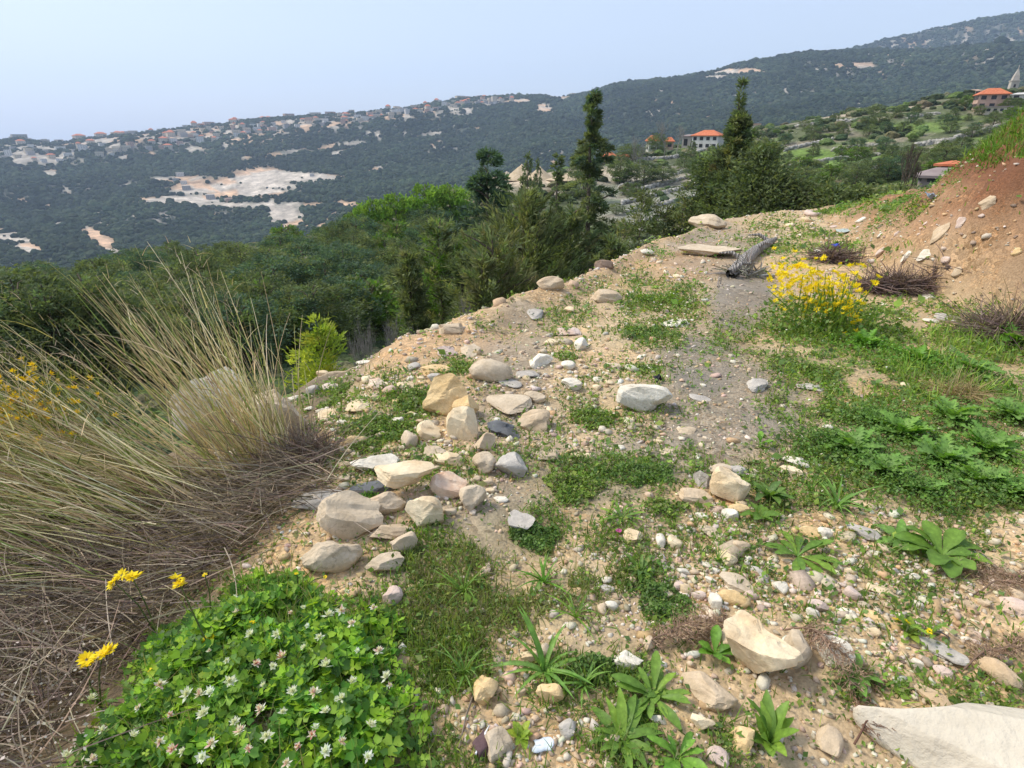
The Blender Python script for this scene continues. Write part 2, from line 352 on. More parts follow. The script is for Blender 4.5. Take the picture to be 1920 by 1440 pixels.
def soil_color(x, y, z):
    px, py = to_pix(x, y, z)
    n1 = fbm(x * .9, y * .9, 41, 3); n2 = fbm(x * 4, y * 4, 42, 3)
    c = np.array([.49, .365, .225])[None] * (1 + .22 * n1 + .18 * n2)[:, None]
    def mixin(c, m_, col): m_ = np.clip(m_, 0, 1)[:, None]; return c * (1 - m_) + np.array(col)[None] * (1 + .2 * n2)[:, None] * m_
    c = mixin(c, pxmask(px, py, DUSTY), (.52, .405, .26))
    c = mixin(c, pxmask(px + 25 * n1, py + 25 * n2, GREYSOIL) * 1.1, (.25, .22, .18))
    c = mixin(c, pxmask(px, py, REDSOIL), (.42, .25, .13))
    _, d = bank_height(x, y)
    pz = z
    c = mixin(c, (sstep(-.2, .6, d)) * (x > 0) * .85, (.25, .13, .07))
    c = mixin(c, sstep(.1, .4, fbm(x * 1.5, z * 7, 44, 3)) * (d > 0) * (x > 0) * .5, (.38, .25, .15))
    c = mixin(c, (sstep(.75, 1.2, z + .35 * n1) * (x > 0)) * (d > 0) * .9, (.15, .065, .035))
    gr = pxmask(px + 40 * n1, py + 30 * n2, GREEN, .5)
    c = mixin(c, gr * .35, (.18, .17, .07))
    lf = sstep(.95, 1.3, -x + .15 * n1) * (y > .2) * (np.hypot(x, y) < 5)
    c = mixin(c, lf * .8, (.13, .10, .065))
    c = mixin(c, sstep(.9, 1.6, np.hypot(x, y) - np.interp(np.arctan2(x, y), AZ, E)) * (d < .1), (.055, .06, .03))
    return c
# places where weeds and grass grow thickly (photograph pixels)
GREEN = [(1250, 575, 75, 45, .8), (1170, 630, 60, 25, .6), (1240, 640, 60, 20, .6), (1200, 690, 40, 15, .5), (1190, 540, 90, 25, .5), (1060, 590, 50, 25, .4),
    (1560, 620, 120, 40, .9), (1700, 650, 180, 60, 1.), (1840, 700, 120, 80, 1.), (1500, 640, 60, 60, .6), (1400, 640, 60, 40, .55), (1530, 690, 90, 40, .8), (1640, 720, 120, 50, .8), (1480, 760, 60, 30, .6), (1560, 660, 120, 40, 1.), (1760, 720, 160, 60, 1.), (1590, 760, 130, 35, .8), (1850, 780, 110, 80, 1.), (1700, 860, 200, 80, 1.), (1850, 940, 160, 40, .9), (1430, 700, 50, 60, .25),
    (1110, 785, 40, 18, .9), (735, 803, 70, 28, 1.), (760, 760, 50, 25, .8), (640, 735, 30, 14, .8), (625, 765, 25, 8, .7), (850, 690, 40, 20, .7), (1060, 640, 40, 18, .5), (930, 610, 40, 20, .3), (570, 680, 70, 20, .3), (640, 620, 40, 20, .3), (880, 860, 30, 12, .4),
    (1070, 910, 110, 45, .85), (1200, 900, 90, 40, .7), (1020, 940, 60, 60, .7), (1010, 1010, 45, 40, .8), (860, 1040, 110, 60, .7), (940, 1130, 200, 60, .75), (840, 1060, 120, 60, .65), (960, 1000, 80, 60, .8), (1150, 1000, 70, 40, .5), (1290, 870, 60, 30, .4), (1000, 880, 90, 30, .4), (1350, 1000, 150, 60, .25), (1600, 1100, 200, 100, .22), (1150, 750, 200, 80, .25), (700, 760, 140, 60, .35), (780, 880, 150, 40, .3), (830, 1180, 90, 60, .7), (850, 1230, 70, 90, .8), (1090, 1130, 50, 50, .7), (1060, 1190, 60, 50, .4), (1130, 1260, 110, 70, .55), (1200, 1090, 60, 50, .6), (1140, 870, 50, 25, .4), (1250, 950, 40, 30, .3),
    (1440, 925, 60, 45, .7), (1530, 930, 80, 30, .7), (1620, 930, 60, 30, .5), (1240, 1180, 50, 60, .4), (1500, 1050, 80, 30, .35), (1640, 1070, 90, 20, .3), (1800, 1010, 100, 30, .4), (1560, 1290, 80, 50, .35), (1450, 1080, 60, 25, .3),
    (1230, 1400, 160, 60, .5), (860, 1400, 90, 50, .4), (1000, 1330, 120, 40, .3), (1860, 1320, 90, 40, .3), (1720, 1300, 60, 20, .3), (1430, 840, 50, 20, .3),
    (1590, 395, 60, 12, .8), (1680, 390, 60, 16, .9), (1450, 420, 50, 16, .5), (1540, 440, 50, 10, .5), (1450, 470, 90, 20, .5), (1560, 470, 90, 18, .4), (1300, 560, 40, 20, .5), (1800, 570, 90, 14, .6), (1700, 480, 60, 20, .3)]
def terrain(name, j0, j1, mat, colfn):
    jj = np.arange(j0, j1 + 1); n, mR = len(ci), len(jj)
    X = GX[np.ix_(ci, jj)]; Y = GY[np.ix_(ci, jj)]; Z = H[np.ix_(ci, jj)]
    V = np.stack([X, Y, Z], -1).reshape(-1, 3)
    a = np.arange(n)[:, None] * mR + np.arange(mR - 1)[None]; b = (((np.arange(n) + 1) % n)[:, None]) * mR + np.arange(mR - 1)[None]
    F = np.stack([a, a + 1, b + 1, b], -1).reshape(-1, 4)
    if j0 == 0:
        V = np.concatenate([V, [[0, 0, Z[:, 0].mean()]]]); c = len(V) - 1
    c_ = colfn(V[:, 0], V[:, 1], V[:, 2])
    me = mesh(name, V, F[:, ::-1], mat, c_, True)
    return tag(obj(name, me), kind='structure')
# --- earth of the spoil bench
k = MB('stony_soil', .95); co = k.coord()
v1 = k.n('ShaderNodeTexVoronoi'); v1.inputs['Scale'].default_value = 26; v1.inputs['Randomness'].default_value = 1
v2 = k.n('ShaderNodeTexVoronoi'); v2.inputs['Scale'].default_value = 75
dn = k.n('ShaderNodeVectorMath', operation='SCALE'); nzc = k.n('ShaderNodeTexNoise'); nzc.inputs['Scale'].default_value = 9; k.l(co, nzc.inputs['Vector'])
k.l(nzc.outputs['Color'], dn.inputs[0]); dn.inputs['Scale'].default_value = .06
ad = k.n('ShaderNodeVectorMath', operation='ADD'); k.l(co, ad.inputs[0]); k.l(dn.outputs[0], ad.inputs[1])
k.l(ad.outputs[0], v1.inputs['Vector']); k.l(ad.outputs[0], v2.inputs['Vector'])
c = k.attr('Col')
g1 = k.n('ShaderNodeSeparateColor'); k.l(v1.outputs['Color'], g1.inputs[0]); g2 = k.n('ShaderNodeSeparateColor'); k.l(v2.outputs['Color'], g2.inputs[0])
big = k.noise(co, 2.2, 4)
peb = k.ramp(g2.outputs[0], [(0, (.55, .5, .42)), (.35, (.85, .82, .76)), (.6, (1.15, 1.1, 1.0)), (.8, (1.1, .85, .6)), (1, (1.5, 1.5, 1.45))])
c2 = k.mix(k.ramp(k.noise(co, 1.3, 3), [(.42, 0.), (.6, .8)]), c, k.mix(1., c, peb, 'MULTIPLY'))
peb1 = k.ramp(g1.outputs[1], [(0, (.6, .55, .45)), (.5, (1, 1, 1)), (.8, (1.35, 1.3, 1.2)), (1, (1.55, 1.5, 1.45))])
c3_ = k.mix(k.ramp(big, [(.45, 0.), (.6, .75)]), c2, k.mix(1., c2, peb1, 'MULTIPLY'))
fn = k.noise(co, 60, 6, .7)
c4_ = k.mix(1., c3_, k.ramp(fn, [(.3, .7), (.7, 1.25)]), 'MULTIPLY')
k.base(c4_)
hh = k.n('ShaderNodeMath', operation='ADD'); k.l(k.ramp(v2.outputs['Distance'], [(0, 1.), (.7, 0.)]), hh.inputs[0]); k.l(fn, hh.inputs[1])
h2 = k.n('ShaderNodeMath', operation='ADD'); k.l(hh.outputs[0], h2.inputs[0]); k.l(k.ramp(v1.outputs['Distance'], [(0, 1.), (.7, 0.)]), h2.inputs[1])
k.bump(h2.outputs[0], .5, .006)
M_SOIL = k.m
# --- mid hillside
def mid_color(x, y, z):
    px, py = to_pix(x, y, z); n1 = fbm(x / 14, y / 14, 51, 4); n2 = fbm(x / 3, y / 3, 52, 3)
    c = np.array([.085, .10, .045])[None] * (1 + .3 * n1 + .3 * n2)[:, None]
    def mixin(c, m_, col): m_ = np.clip(m_, 0, 1)[:, None]; return c * (1 - m_) + np.array(col)[None] * (1 + .25 * n2)[:, None] * m_
    c = mixin(c, sstep(.15, .4, fbm(x / 22, y / 9, 53, 3)) * (px > 1100) * .8, (.12, .17, .04))
    c = mixin(c, sstep(.1, .4, fbm(x / 9, y / 5, 54, 3)) * .75, (.24, .20, .15))
    c = mixin(c, pxmask(px, py, [(980, 335, 80, 16), (1130, 325, 60, 8), (620, 470, 60, 20, .3), (760, 430, 90, 25, .6), (860, 400, 60, 25, .7), (1240, 335, 150, 10, .7)]), (.42, .34, .24))
    c = mixin(c, pxmask(px, py, [(1220, 375, 120, 60, .55), (1290, 350, 80, 30, .4)]), (.24, .235, .2))
    c = mixin(c, pxmask(px, py, [(1520, 290, 60, 12), (1600, 300, 120, 12), (1720, 240, 80, 10, .8), (1340, 290, 80, 6)]), (.13, .20, .04))
    c = mixin(c, pxmask(px, py, [(1650, 200, 90, 10), (1560, 215, 60, 6), (1450, 225, 40, 6)]), (.34, .28, .2))
    return c
k = MB('hillside_ground', 1.0); co = k.coord()
c = k.mix(1., k.attr('Col'), k.ramp(k.noise(co, .9, 6, .7), [(.3, .45), (.5, 1.), (.72, 1.8)]), 'MULTIPLY')
vv = k.n('ShaderNodeTexVoronoi'); vv.inputs['Scale'].default_value = .8; k.l(co, vv.inputs['Vector'])
rk = k.ramp(vv.outputs['Distance'], [(.12, 1.), (.22, 0.)])
msk = k.n('ShaderNodeMath', operation='MULTIPLY'); k.l(rk, msk.inputs[0]); k.l(k.ramp(k.noise(co, .08, 3), [(.5, 0.), (.6, .9)]), msk.inputs[1])
k.base(k.mix(msk.outputs[0], c, (.48, .46, .42))); M_HILL = k.m
# --- far mountain
def far_color(x, y, z):
    px, py = to_pix(x, y, z); n1 = fbm(x / 160, y / 160, 61, 4); n2 = fbm(x / 30, y / 30, 62, 3)
    c = np.array([.045, .056, .036])[None] * (1 + .25 * n1 + .3 * n2)[:, None]
    s = np.maximum(scars(px + 9 * n2, py + 6 * n1), .8 * pale_bands(px, py) * sstep(-.15, .25, fbm(x / 25, y / 60, 63, 3)))
    s = np.maximum(s, .8 * specks(x, y, px, py))
    col = np.where((fbm(x / 60, y / 60, 65, 2) > .1)[:, None], np.array([.54, .36, .23])[None], np.array([.46, .40, .33])[None])
    s = np.clip(s, 0, 1)[:, None]
    return c * (1 - s) + col * (1 + .35 * n2)[:, None] * s
k = MB('mountain_ground', 1.0); co = k.coord()
c = k.mix(1., k.attr('Col'), k.ramp(k.noise(co, .06, 6, .75), [(.3, .5), (.5, 1.), (.72, 1.7)]), 'MULTIPLY')
k.base(c); M_MTN = k.m
J1 = int(np.searchsorted(RR, 21)); J2 = int(np.searchsorted(RR, 560))
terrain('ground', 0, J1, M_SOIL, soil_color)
terrain('hillside', J1, J2, M_HILL, mid_color)
terrain('mountain', J2, NRr - 1, M_MTN, far_color)
# --- haze
hz = bpy.data.meshes.new('haze'); S_, zb, zt = 5600, float(H.min()) - 1, float(H.max()) + 60
hv = [(sx * S_, sy * S_, zz) for zz in (zb, zt) for sx, sy in ((-1, -1), (1, -1), (1, 1), (-1, 1))]
hz.from_pydata(hv, [], [(3, 2, 1, 0), (4, 5, 6, 7), (0, 1, 5, 4), (1, 2, 6, 5), (2, 3, 7, 6), (3, 0, 4, 7)])
hm = bpy.data.materials.new('haze'); hm.use_nodes = True; hm.node_tree.nodes.clear()
ho = hm.node_tree.nodes.new('ShaderNodeOutputMaterial'); pv = hm.node_tree.nodes.new('ShaderNodeVolumePrincipled')
pv.inputs['Color'].default_value = (.60, .75, 1, 1); pv.inputs['Density'].default_value = 1.35e-4; pv.inputs['Anisotropy'].default_value = .2
hm.node_tree.links.new(pv.outputs[0], ho.inputs['Volume']); hz.materials.append(hm)
tag(obj('haze', hz), kind='stuff')
# ------------------------------------------------------------------ ROCKS
def rock_shape(seed, kind, sub):
    g = np.random.default_rng(seed); V, F = ICO[sub]; V = V.copy()
    if kind == 'block': V = np.sign(V) * np.abs(V)**.7; n, lo, hi = 9, .5, .82
    elif kind == 'round': n, lo, hi = 10, .6, .88
    elif kind == 'slab': V = np.sign(V) * np.abs(V)**.8; n, lo, hi = 13, .5, .85
    else: n, lo, hi = 12, .36, .75
    for i in range(n):
        d = g.normal(size=3)
        if kind == 'slab': d[2] *= .45
        d /= np.linalg.norm(d); c = g.uniform(lo, hi); s = V @ d - c
        V -= np.maximum(s, 0)[:, None] * d[None] * (.985 if kind != 'round' else .9)
    rd_ = V / np.linalg.norm(V, axis=1, keepdims=True)
    amp = .07 if kind == 'round' else .035
    V += rd_ * (amp * 2 * n3(V, 1.7, seed % 50) + amp * .9 * n3(V, 4.5, seed % 50 + 3) + (amp * .5 * n3(V, 9, seed % 50 + 9) if sub >= 4 else 0))[:, None]
    if kind in ('slab', 'sharp', 'block') and sub >= 4:      # bedding layers
        q_ = n3(V, 2.3, seed % 40 + 2); V += rd_ * (-.05 * sstep(.02, .10, q_) - .03 * sstep(.25, .3, q_))[:, None]
    a, b = V.min(0), V.max(0)
    return (V - (a + b) / 2) / (b - a), F
_rm = {}
def rock_mesh(seed, kind, sub):
    k_ = (seed, kind, sub)
    if k_ not in _rm:
        V, F = rock_shape(*k_); _rm[k_] = (V, F)
    return _rm[k_]
def rock_mat(name, a, b, vein=(.55, .36, .18), stain=.35):
    k = MB('rock_' + name, .88); co = k.coord('Object')
    oi = k.n('ShaderNodeObjectInfo'); ofs = k.n('ShaderNodeVectorMath', operation='SCALE'); k.l(oi.outputs['Location'], ofs.inputs[0]); ofs.inputs['Scale'].default_value = 3.7
    ad = k.n('ShaderNodeVectorMath', operation='ADD'); k.l(co, ad.inputs[0]); k.l(ofs.outputs[0], ad.inputs[1]); v = ad.outputs[0]
    n1 = k.noise(v, 7, 5, .6); c = k.ramp(n1, [(.32, a), (.62, b)])
    wv = k.n('ShaderNodeTexNoise'); wv.inputs['Scale'].default_value = 5; wv.inputs['Detail'].default_value = 6; k.l(v, wv.inputs['Vector'])
    st = k.ramp(wv.outputs['Fac'], [(.56, 0.), (.68, stain)])
    c = k.mix(st, c, vein)
    vo = k.n('ShaderNodeTexVoronoi', feature='DISTANCE_TO_EDGE'); vo.inputs['Scale'].default_value = 6; vo.inputs['Randomness'].default_value = 1
    ds = k.n('ShaderNodeVectorMath', operation='ADD'); sc_ = k.n('ShaderNodeVectorMath', operation='SCALE'); k.l(wv.outputs['Color'], sc_.inputs[0]); sc_.inputs['Scale'].default_value = .35
    k.l(v, ds.inputs[0]); k.l(sc_.outputs[0], ds.inputs[1]); k.l(ds.outputs[0], vo.inputs['Vector'])
    cr = k.ramp(vo.outputs['Distance'], [(0., .62), (.02, 1.)])
    c = k.mix(k.ramp(k.noise(v, 3, 2), [(.5, 0.), (.6, .8)]), c, k.mix(1., c, cr, 'MULTIPLY'))
    fn = k.noise(v, 55, 6, .7); c = k.mix(1., c, k.ramp(fn, [(.3, .84), (.7, 1.12)]), 'MULTIPLY')
    k.base(c)
    ad2 = k.n('ShaderNodeMath', operation='ADD'); k.l(fn, ad2.inputs[0]); k.l(k.noise(v, 14, 4), ad2.inputs[1]); k.bump(ad2.outputs[0], .55, .012)
    return k.m
RM = {'cream': rock_mat('cream', (.62, .455, .27), (.80, .665, .45)), 'yellow': rock_mat('yellow', (.62, .42, .19), (.74, .55, .30)),
      'white': rock_mat('white', (.60, .535, .42), (.78, .72, .60), (.5, .4, .28), .25), 'grey': rock_mat('grey', (.37, .335, .29), (.53, .485, .42), (.36, .3, .22)),
      'greige': rock_mat('greige', (.47, .37, .25), (.62, .51, .37), (.42, .33, .22)), 'tan': rock_mat('tan', (.48, .36, .23), (.62, .49, .34)),
      'slate': rock_mat('slate', (.07, .075, .08), (.17, .175, .18), (.22, .21, .2), .3), 'orange': rock_mat('orange', (.62, .38, .24), (.74, .6, .46), (.6, .3, .14), .6),
      'brown': rock_mat('brown', (.17, .12, .09), (.3, .22, .17)), 'pink': rock_mat('pink', (.52, .38, .31), (.66, .54, .46)), 'purple': rock_mat('purple', (.10, .06, .065), (.17, .11, .11), (.2, .15, .13)),
      'red': rock_mat('red', (.34, .11, .07), (.42, .17, .11))}
ROCKS_PX = []
def place_rock(px, py, w, h, kind, colr, label=None, group=None, hf=.5, tilt=0., sub=None, seed=None, name='rock', cat='rock', rise=0., yaw=None):
    ROCKS_PX.append((px, py, w * .5, h * .5))
    p = at1(px, py + h * .18); dep = p.y * CP - (p.z - CAMH) * SP; s = dep / FPX
    dl = math.atan2(CAMH - p.z, math.hypot(p.x, p.y)); W = w * s; hm = h * s
    Hh = max(min(hm * hf / math.cos(dl), W * .95), W * .14); D = max(min((hm - Hh * math.cos(dl)) / math.sin(dl), W * 1.7), W * .55)
    sub = sub or (5 if w > 62 else 4 if w > 30 else 3 if w > 18 else 2)
    seed = seed if seed is not None else (int(px) * 7 + int(py) * 3) % (6 if w < 30 else 23)
    V, F = rock_mesh(seed, kind, sub)
    me = mesh('rock', V * np.array([W * 1.06, D * 1.06, Hh * 1.25]), F, RM[colr], None, 2 if sub >= 4 else False)
    o = obj(name, me, None, (p.x, p.y, p.z + Hh * (.33 if dep < 4 else .24) + rise))
    az = math.atan2(p.x, p.y); o.rotation_euler = (random.uniform(-.06, .06), tilt + random.uniform(-.05, .05), -az + (yaw if yaw is not None else random.choice([0, math.pi]) + random.uniform(-.15, .15)))
    e_ = .12; gn = Vector((float(ground(p.x - e_, p.y) - ground(p.x + e_, p.y)), float(ground(p.x, p.y - e_) - ground(p.x, p.y + e_)), 2 * e_)).normalized()
    if gn.z < .93 and py < 620 and px > 1500:      # lying on the bank: follow its slope
        o.rotation_euler = (Vector((0, 0, 1)).rotation_difference(gn) @ o.rotation_euler.to_quaternion()).to_euler(); o.location = p + gn * Hh * .1; o.scale = (.75, .36, .8)
    return tag(o, label, cat, group)
HAND = [  # x, y, w, h, kind, colour, label, extras
 (412, 795, 130, 125, 'block', 'white', 'big pale grey-white boulder behind the tall dry grass stems', dict(hf=.8, rise=.13)),
 (512, 812, 120, 105, 'block', 'greige', 'brownish boulder touching the big pale boulder behind the dry grass', dict(hf=.7, rise=.08)),
 (838, 756, 82, 84, 'block', 'yellow', 'upright yellow-tan block of stone, tallest in the middle rock group', dict(hf=.85)),
 (874, 768, 50, 62, 'sharp', 'yellow', 'ochre wedge of stone against the right side of the upright yellow-tan block', dict(hf=.6)),
 (868, 802, 58, 72, 'slab', 'cream', 'pale cream slab leaning in front of the upright yellow-tan block', dict(hf=.8)),
 (921, 698, 80, 54, 'round', 'greige', 'rounded brown-beige boulder with a rough underside, up-slope of the upright yellow block', dict(hf=.7)),
 (1206, 750, 96, 66, 'block', 'white', 'big off-white boulder alone in the middle of the gravel', dict(hf=.7)),
 (1137, 558, 56, 30, 'round', 'tan', 'smooth oval tan stone near the rim among low weeds', dict(hf=.75)),
 (955, 757, 82, 42, 'slab', 'greige', 'flat grey-beige slab behind the dark slate', dict(hf=.3)),
 (943, 801, 56, 50, 'sharp', 'slate', 'dark grey slate piece between two tan stones', dict(hf=.4)),
 (1001, 790, 58, 50, 'round', 'tan', 'rounded tan stone just right of the dark slate', dict(hf=.6)),
 (955, 758 - 42, 46, 22, 'slab', 'grey', 'thin grey slab lying behind the flat grey-beige slab', dict(hf=.3)),
 (1003, 745, 40, 25, 'block', 'greige', 'small squarish beige stone above the rounded tan stone', dict(hf=.5)),
 (804, 812, 42, 42, 'block', 'cream', 'squarish cream stone left of the leaning cream slab', dict(hf=.6)),
 (768, 822, 30, 50, 'block', 'greige', 'narrow beige stone standing at the left of the squarish cream stone', dict(hf=.6)),
 (815, 848, 44, 30, 'round', 'greige', 'dull beige lump below the squarish cream stone', dict(hf=.5)),
 (842, 861, 60, 34, 'slab', 'cream', 'elongated cream stone lying below the leaning cream slab', dict(hf=.5, tilt=-.2)),
 (909, 830, 38, 46, 'sharp', 'tan', 'tan stone with a pointed top below the dark slate', dict(hf=.6)),
 (908, 867, 44, 50, 'round', 'greige', 'grey-beige stone below the pointed tan stone', dict(hf=.5)),
 (957, 870, 60, 54, 'block', 'grey', 'flat-faced grey stone below the rounded tan stone', dict(hf=.5)),
 (1025, 850, 48, 28, 'slab', 'greige', 'low dull slab to the right of the flat-faced grey stone', dict(hf=.3)),
 (704, 872, 86, 46, 'sharp', 'white', 'pale slab streaked with orange at the edge of the dead grass', dict(hf=.4, tilt=.12)),
 (762, 912, 104, 54, 'slab', 'cream', 'large cream slab on top of the lower rock heap', dict(hf=.55, rise=.07)),
 (700, 912, 86, 28, 'slab', 'slate', 'dark slate slab sticking out left of the large cream slab', dict(hf=.3)),
 (722, 947, 76, 48, 'round', 'tan', 'tan boulder under the large cream slab', dict(hf=.7)),
 (842, 915, 68, 54, 'block', 'orange', 'whitish stone mottled with pink and orange', dict(hf=.6)),
 (888, 940, 50, 56, 'block', 'greige', 'grey-beige stone right of the pink mottled stone', dict(hf=.6)),
 (659, 974, 112, 86, 'block', 'greige', 'biggest beige boulder of the lower heap', dict(hf=.65)),
 (797, 964, 66, 66, 'block', 'cream', 'tan block leaning at the right end of the lower heap', dict(hf=.65)),
 (728, 996, 76, 42, 'slab', 'tan', 'flat tan stone between the biggest beige boulder and the leaning tan block', dict(hf=.5)),
 (758, 1019, 50, 50, 'block', 'greige', 'beige stone below the flat tan stone', dict(hf=.6)),
 (626, 1046, 104, 66, 'round', 'greige', 'smooth domed grey-beige boulder at the top of the clover', dict(hf=.65)),
 (723, 1057, 70, 46, 'slab', 'greige', 'flat beige stone right of the smooth domed boulder', dict(hf=.45)),
 (605, 934, 104, 26, 'slab', 'grey', 'flat layered grey slab on the dirt bank by the dead grass', dict(hf=.5)),
 (582, 912, 22, 16, 'sharp', 'grey', 'small pointed grey stone on the layered grey slab', dict(hf=.6)),
 (737, 1118, 36, 44, 'round', 'pink', 'pinkish stone half hidden at the right edge of the clover', dict(hf=.5)),
 (978, 979, 50, 48, 'slab', 'grey', 'light grey broken slab among weeds below the grey stones', dict(hf=.35)),
 (939, 935, 28, 16, 'slab', 'white', 'pale flat chip above the light grey broken slab', dict(hf=.3)),
 (1365, 918, 68, 72, 'block', 'cream', 'cream boulder at the head of the pebble spill', dict(hf=.7)),
 (1385, 955, 36, 22, 'round', 'yellow', 'small ochre stone tucked under the cream boulder', dict(hf=.6)),
 (1316, 898, 32, 42, 'block', 'grey', 'grey stone just left of the cream boulder', dict(hf=.6)),
 (1302, 932, 62, 26, 'slab', 'tan', 'elongated tan stone left of the cream boulder', dict(hf=.6)),
 (1350, 882, 40, 30, 'slab', 'greige', 'dull beige stone behind the cream boulder', dict(hf=.5)),
 (1382, 884, 36, 26, 'slab', 'grey', 'flat grey stone behind the cream boulder to its right', dict(hf=.5)),
 (1367, 967, 30, 28, 'block', 'white', 'whitish pebble below the cream boulder', dict(hf=.6)),
 (1331, 992, 48, 28, 'slab', 'greige', 'flat greyish slab in the middle of the pebble spill', dict(hf=.3)),
 (1420, 1228, 136, 122, 'sharp', 'cream', 'largest mottled cream-brown rock in the lower right', dict(hf=.5)),
 (1362, 1200, 30, 60, 'block', 'tan', 'brown-sided fragment on the left of the largest mottled rock', dict(hf=.4)),
 (1490, 1215, 50, 80, 'slab', 'greige', 'dull slab leaning on the right of the largest mottled rock', dict(hf=.5)),
 (1326, 1291, 100, 74, 'sharp', 'tan', 'tan angular slab below the largest mottled rock', dict(hf=.35)),
 (1556, 1218, 74, 66, 'slab', 'white', 'smooth whitish flat stone right of the largest mottled rock', dict(hf=.4)),
 (1030, 1303, 50, 46, 'block', 'yellow', 'ochre block in the bottom strap leaves', dict(hf=.5)),
 (911, 1285, 44, 74, 'sharp', 'yellow', 'tall pointed ochre stone left of the bottom strap leaves', dict(hf=.5)),
 (992, 1232, 36, 30, 'block', 'cream', 'cream stone behind the bottom strap leaves', dict(hf=.5)),
 (1017, 1222, 26, 36, 'block', 'greige', 'beige stone beside the cream stone behind the strap leaves', dict(hf=.5)),
 (934, 1392, 52, 66, 'slab', 'greige', 'beige slab at the bottom edge with a white string beside it', dict(hf=.3)),
 (902, 1390, 30, 66, 'slab', 'purple', 'dark purplish tile fragment left of the beige slab at the bottom', dict(hf=.2)),
 (1174, 1241, 58, 36, 'sharp', 'white', 'white chunk with a reddish base above the green rosette', dict(hf=.5)),
 (1216, 1206, 20, 46, 'sharp', 'tan', 'narrow upright tan stone behind the white chunk', dict(hf=.5)),
 (1146, 1138, 24, 22, 'round', 'white', 'round white pebble near the centre of the lower ground', dict(hf=.6)),
 (1128, 1142, 16, 30, 'block', 'tan', 'slim tan pebble touching the round white pebble', dict(hf=.5)),
 (1138, 1105, 28, 20, 'slab', 'grey', 'small grey slab above the round white pebble', dict(hf=.4)),
 (1062, 1367, 30, 42, 'sharp', 'grey', 'pale grey triangular stone near the bottom centre', dict(hf=.4)),
 (1234, 1347, 30, 22, 'slab', 'white', 'whitish square chip at the bottom between two rosettes', dict(hf=.4)),
 (1316, 1357, 42, 28, 'block', 'cream', 'cream brick-like stone below the tan angular slab', dict(hf=.6)),
 (1388, 1382, 40, 70, 'sharp', 'yellow', 'ochre stone behind the big upright leaves at the bottom', dict(hf=.5)),
 (1345, 1418, 40, 40, 'slab', 'pink', 'pinkish flat stone at the bottom edge left of the big upright leaves', dict(hf=.4)),
 (1553, 1385, 44, 60, 'slab', 'tan', 'half buried tan slab right of the big upright leaves', dict(hf=.3)),
 (1520, 998, 42, 22, 'round', 'yellow', 'elongated ochre pebble in the right-hand gravel', dict(hf=.6)),
 (1545, 1000, 26, 24, 'round', 'white', 'pale pebble touching the elongated ochre pebble', dict(hf=.6)),
 (1617, 999, 58, 24, 'slab', 'grey', 'long flat grey stone above the broad-leaved plant', dict(hf=.5)),
 (1186, 1006, 34, 32, 'slab', 'cream', 'beige flat stone beside the pink flower', dict(hf=.4)),
 (1237, 1012, 18, 42, 'block', 'white', 'slim white stone at the left of the pebble spill', dict(hf=.5)),
 (1264, 1018, 28, 30, 'block', 'cream', 'cream cube-shaped pebble beside the slim white stone', dict(hf=.5)),
 (1362, 1046, 36, 40, 'sharp', 'cream', 'tilted slab in the lower part of the pebble spill', dict(hf=.5)),
 (1388, 1028, 30, 32, 'block', 'tan', 'orange-tan pebble at the right of the tilted slab', dict(hf=.6)),
 (1380, 1092, 62, 40, 'slab', 'greige', 'flat greyish slab below the pebble spill', dict(hf=.35)),
 (1424, 1074, 36, 30, 'sharp', 'grey', 'light grey pointed stone above the radial rosette', dict(hf=.4)),
 (1461, 1101, 26, 30, 'sharp', 'white', 'white triangular chip under the radial rosette', dict(hf=.4)),
 (1371, 1122, 48, 26, 'round', 'yellow', 'ochre oval stone under the flat greyish slab', dict(hf=.6)),
 (1408, 1118, 26, 20, 'round', 'pink', 'pink-grey pebble right of the ochre oval stone', dict(hf=.6)),
 (1339, 1130, 26, 38, 'block', 'white', 'white blocky pebble left of the ochre oval stone', dict(hf=.5)),
 (1283, 1105, 26, 30, 'block', 'cream', 'cream pebble at the left foot of the pebble spill', dict(hf=.5)),
 (1272, 1100, 18, 26, 'sharp', 'pink', 'pinkish chip left of the cream pebble at the foot of the spill', dict(hf=.5)),
 (1522, 1153, 24, 22, 'round', 'white', 'round chalk-white pebble in the right foreground gravel', dict(hf=.7)),
 (1534, 1137, 38, 26, 'sharp', 'pink', 'pinkish stone above the round chalk-white pebble', dict(hf=.5)),
 (1597, 1115, 28, 28, 'block', 'pink', 'squarish pink-beige pebble in the right foreground gravel', dict(hf=.6)),
 (1641, 1158, 52, 24, 'slab', 'yellow', 'long ochre stone left of the small yellow-flowered plant', dict(hf=.5)),
 (1592, 1148, 38, 22, 'slab', 'white', 'pale flat stone left of the long ochre stone', dict(hf=.4)),
 (1650, 1105, 44, 20, 'slab', 'cream', 'cream splinter below the broad-leaved plant', dict(hf=.4)),
 (1712, 1084, 20, 18, 'round', 'white', 'small white pebble under the broad-leaved plant', dict(hf=.7)),
 (1720, 1136, 20, 16, 'round', 'white', 'small whitish pebble right of the long ochre stone', dict(hf=.7)),
 (1717, 1246, 20, 22, 'block', 'white', 'small white pebble on its own above the giant white rock', dict(hf=.6)),
 (1765, 1218, 80, 34, 'slab', 'grey', 'flaky layered grey-brown slab right of the small yellow-flowered plant', dict(hf=.35)),
 (1872, 1262, 66, 44, 'round', 'tan', 'rounded tan stone at the right edge above the giant white rock', dict(hf=.6)),
 (1767, 1262, 34, 24, 'round', 'pink', 'pinkish round pebble above the giant white rock', dict(hf=.6)),
 (1905, 1134, 52, 42, 'sharp', 'pink', 'pale pink slab at the right edge of the picture', dict(hf=.4)),
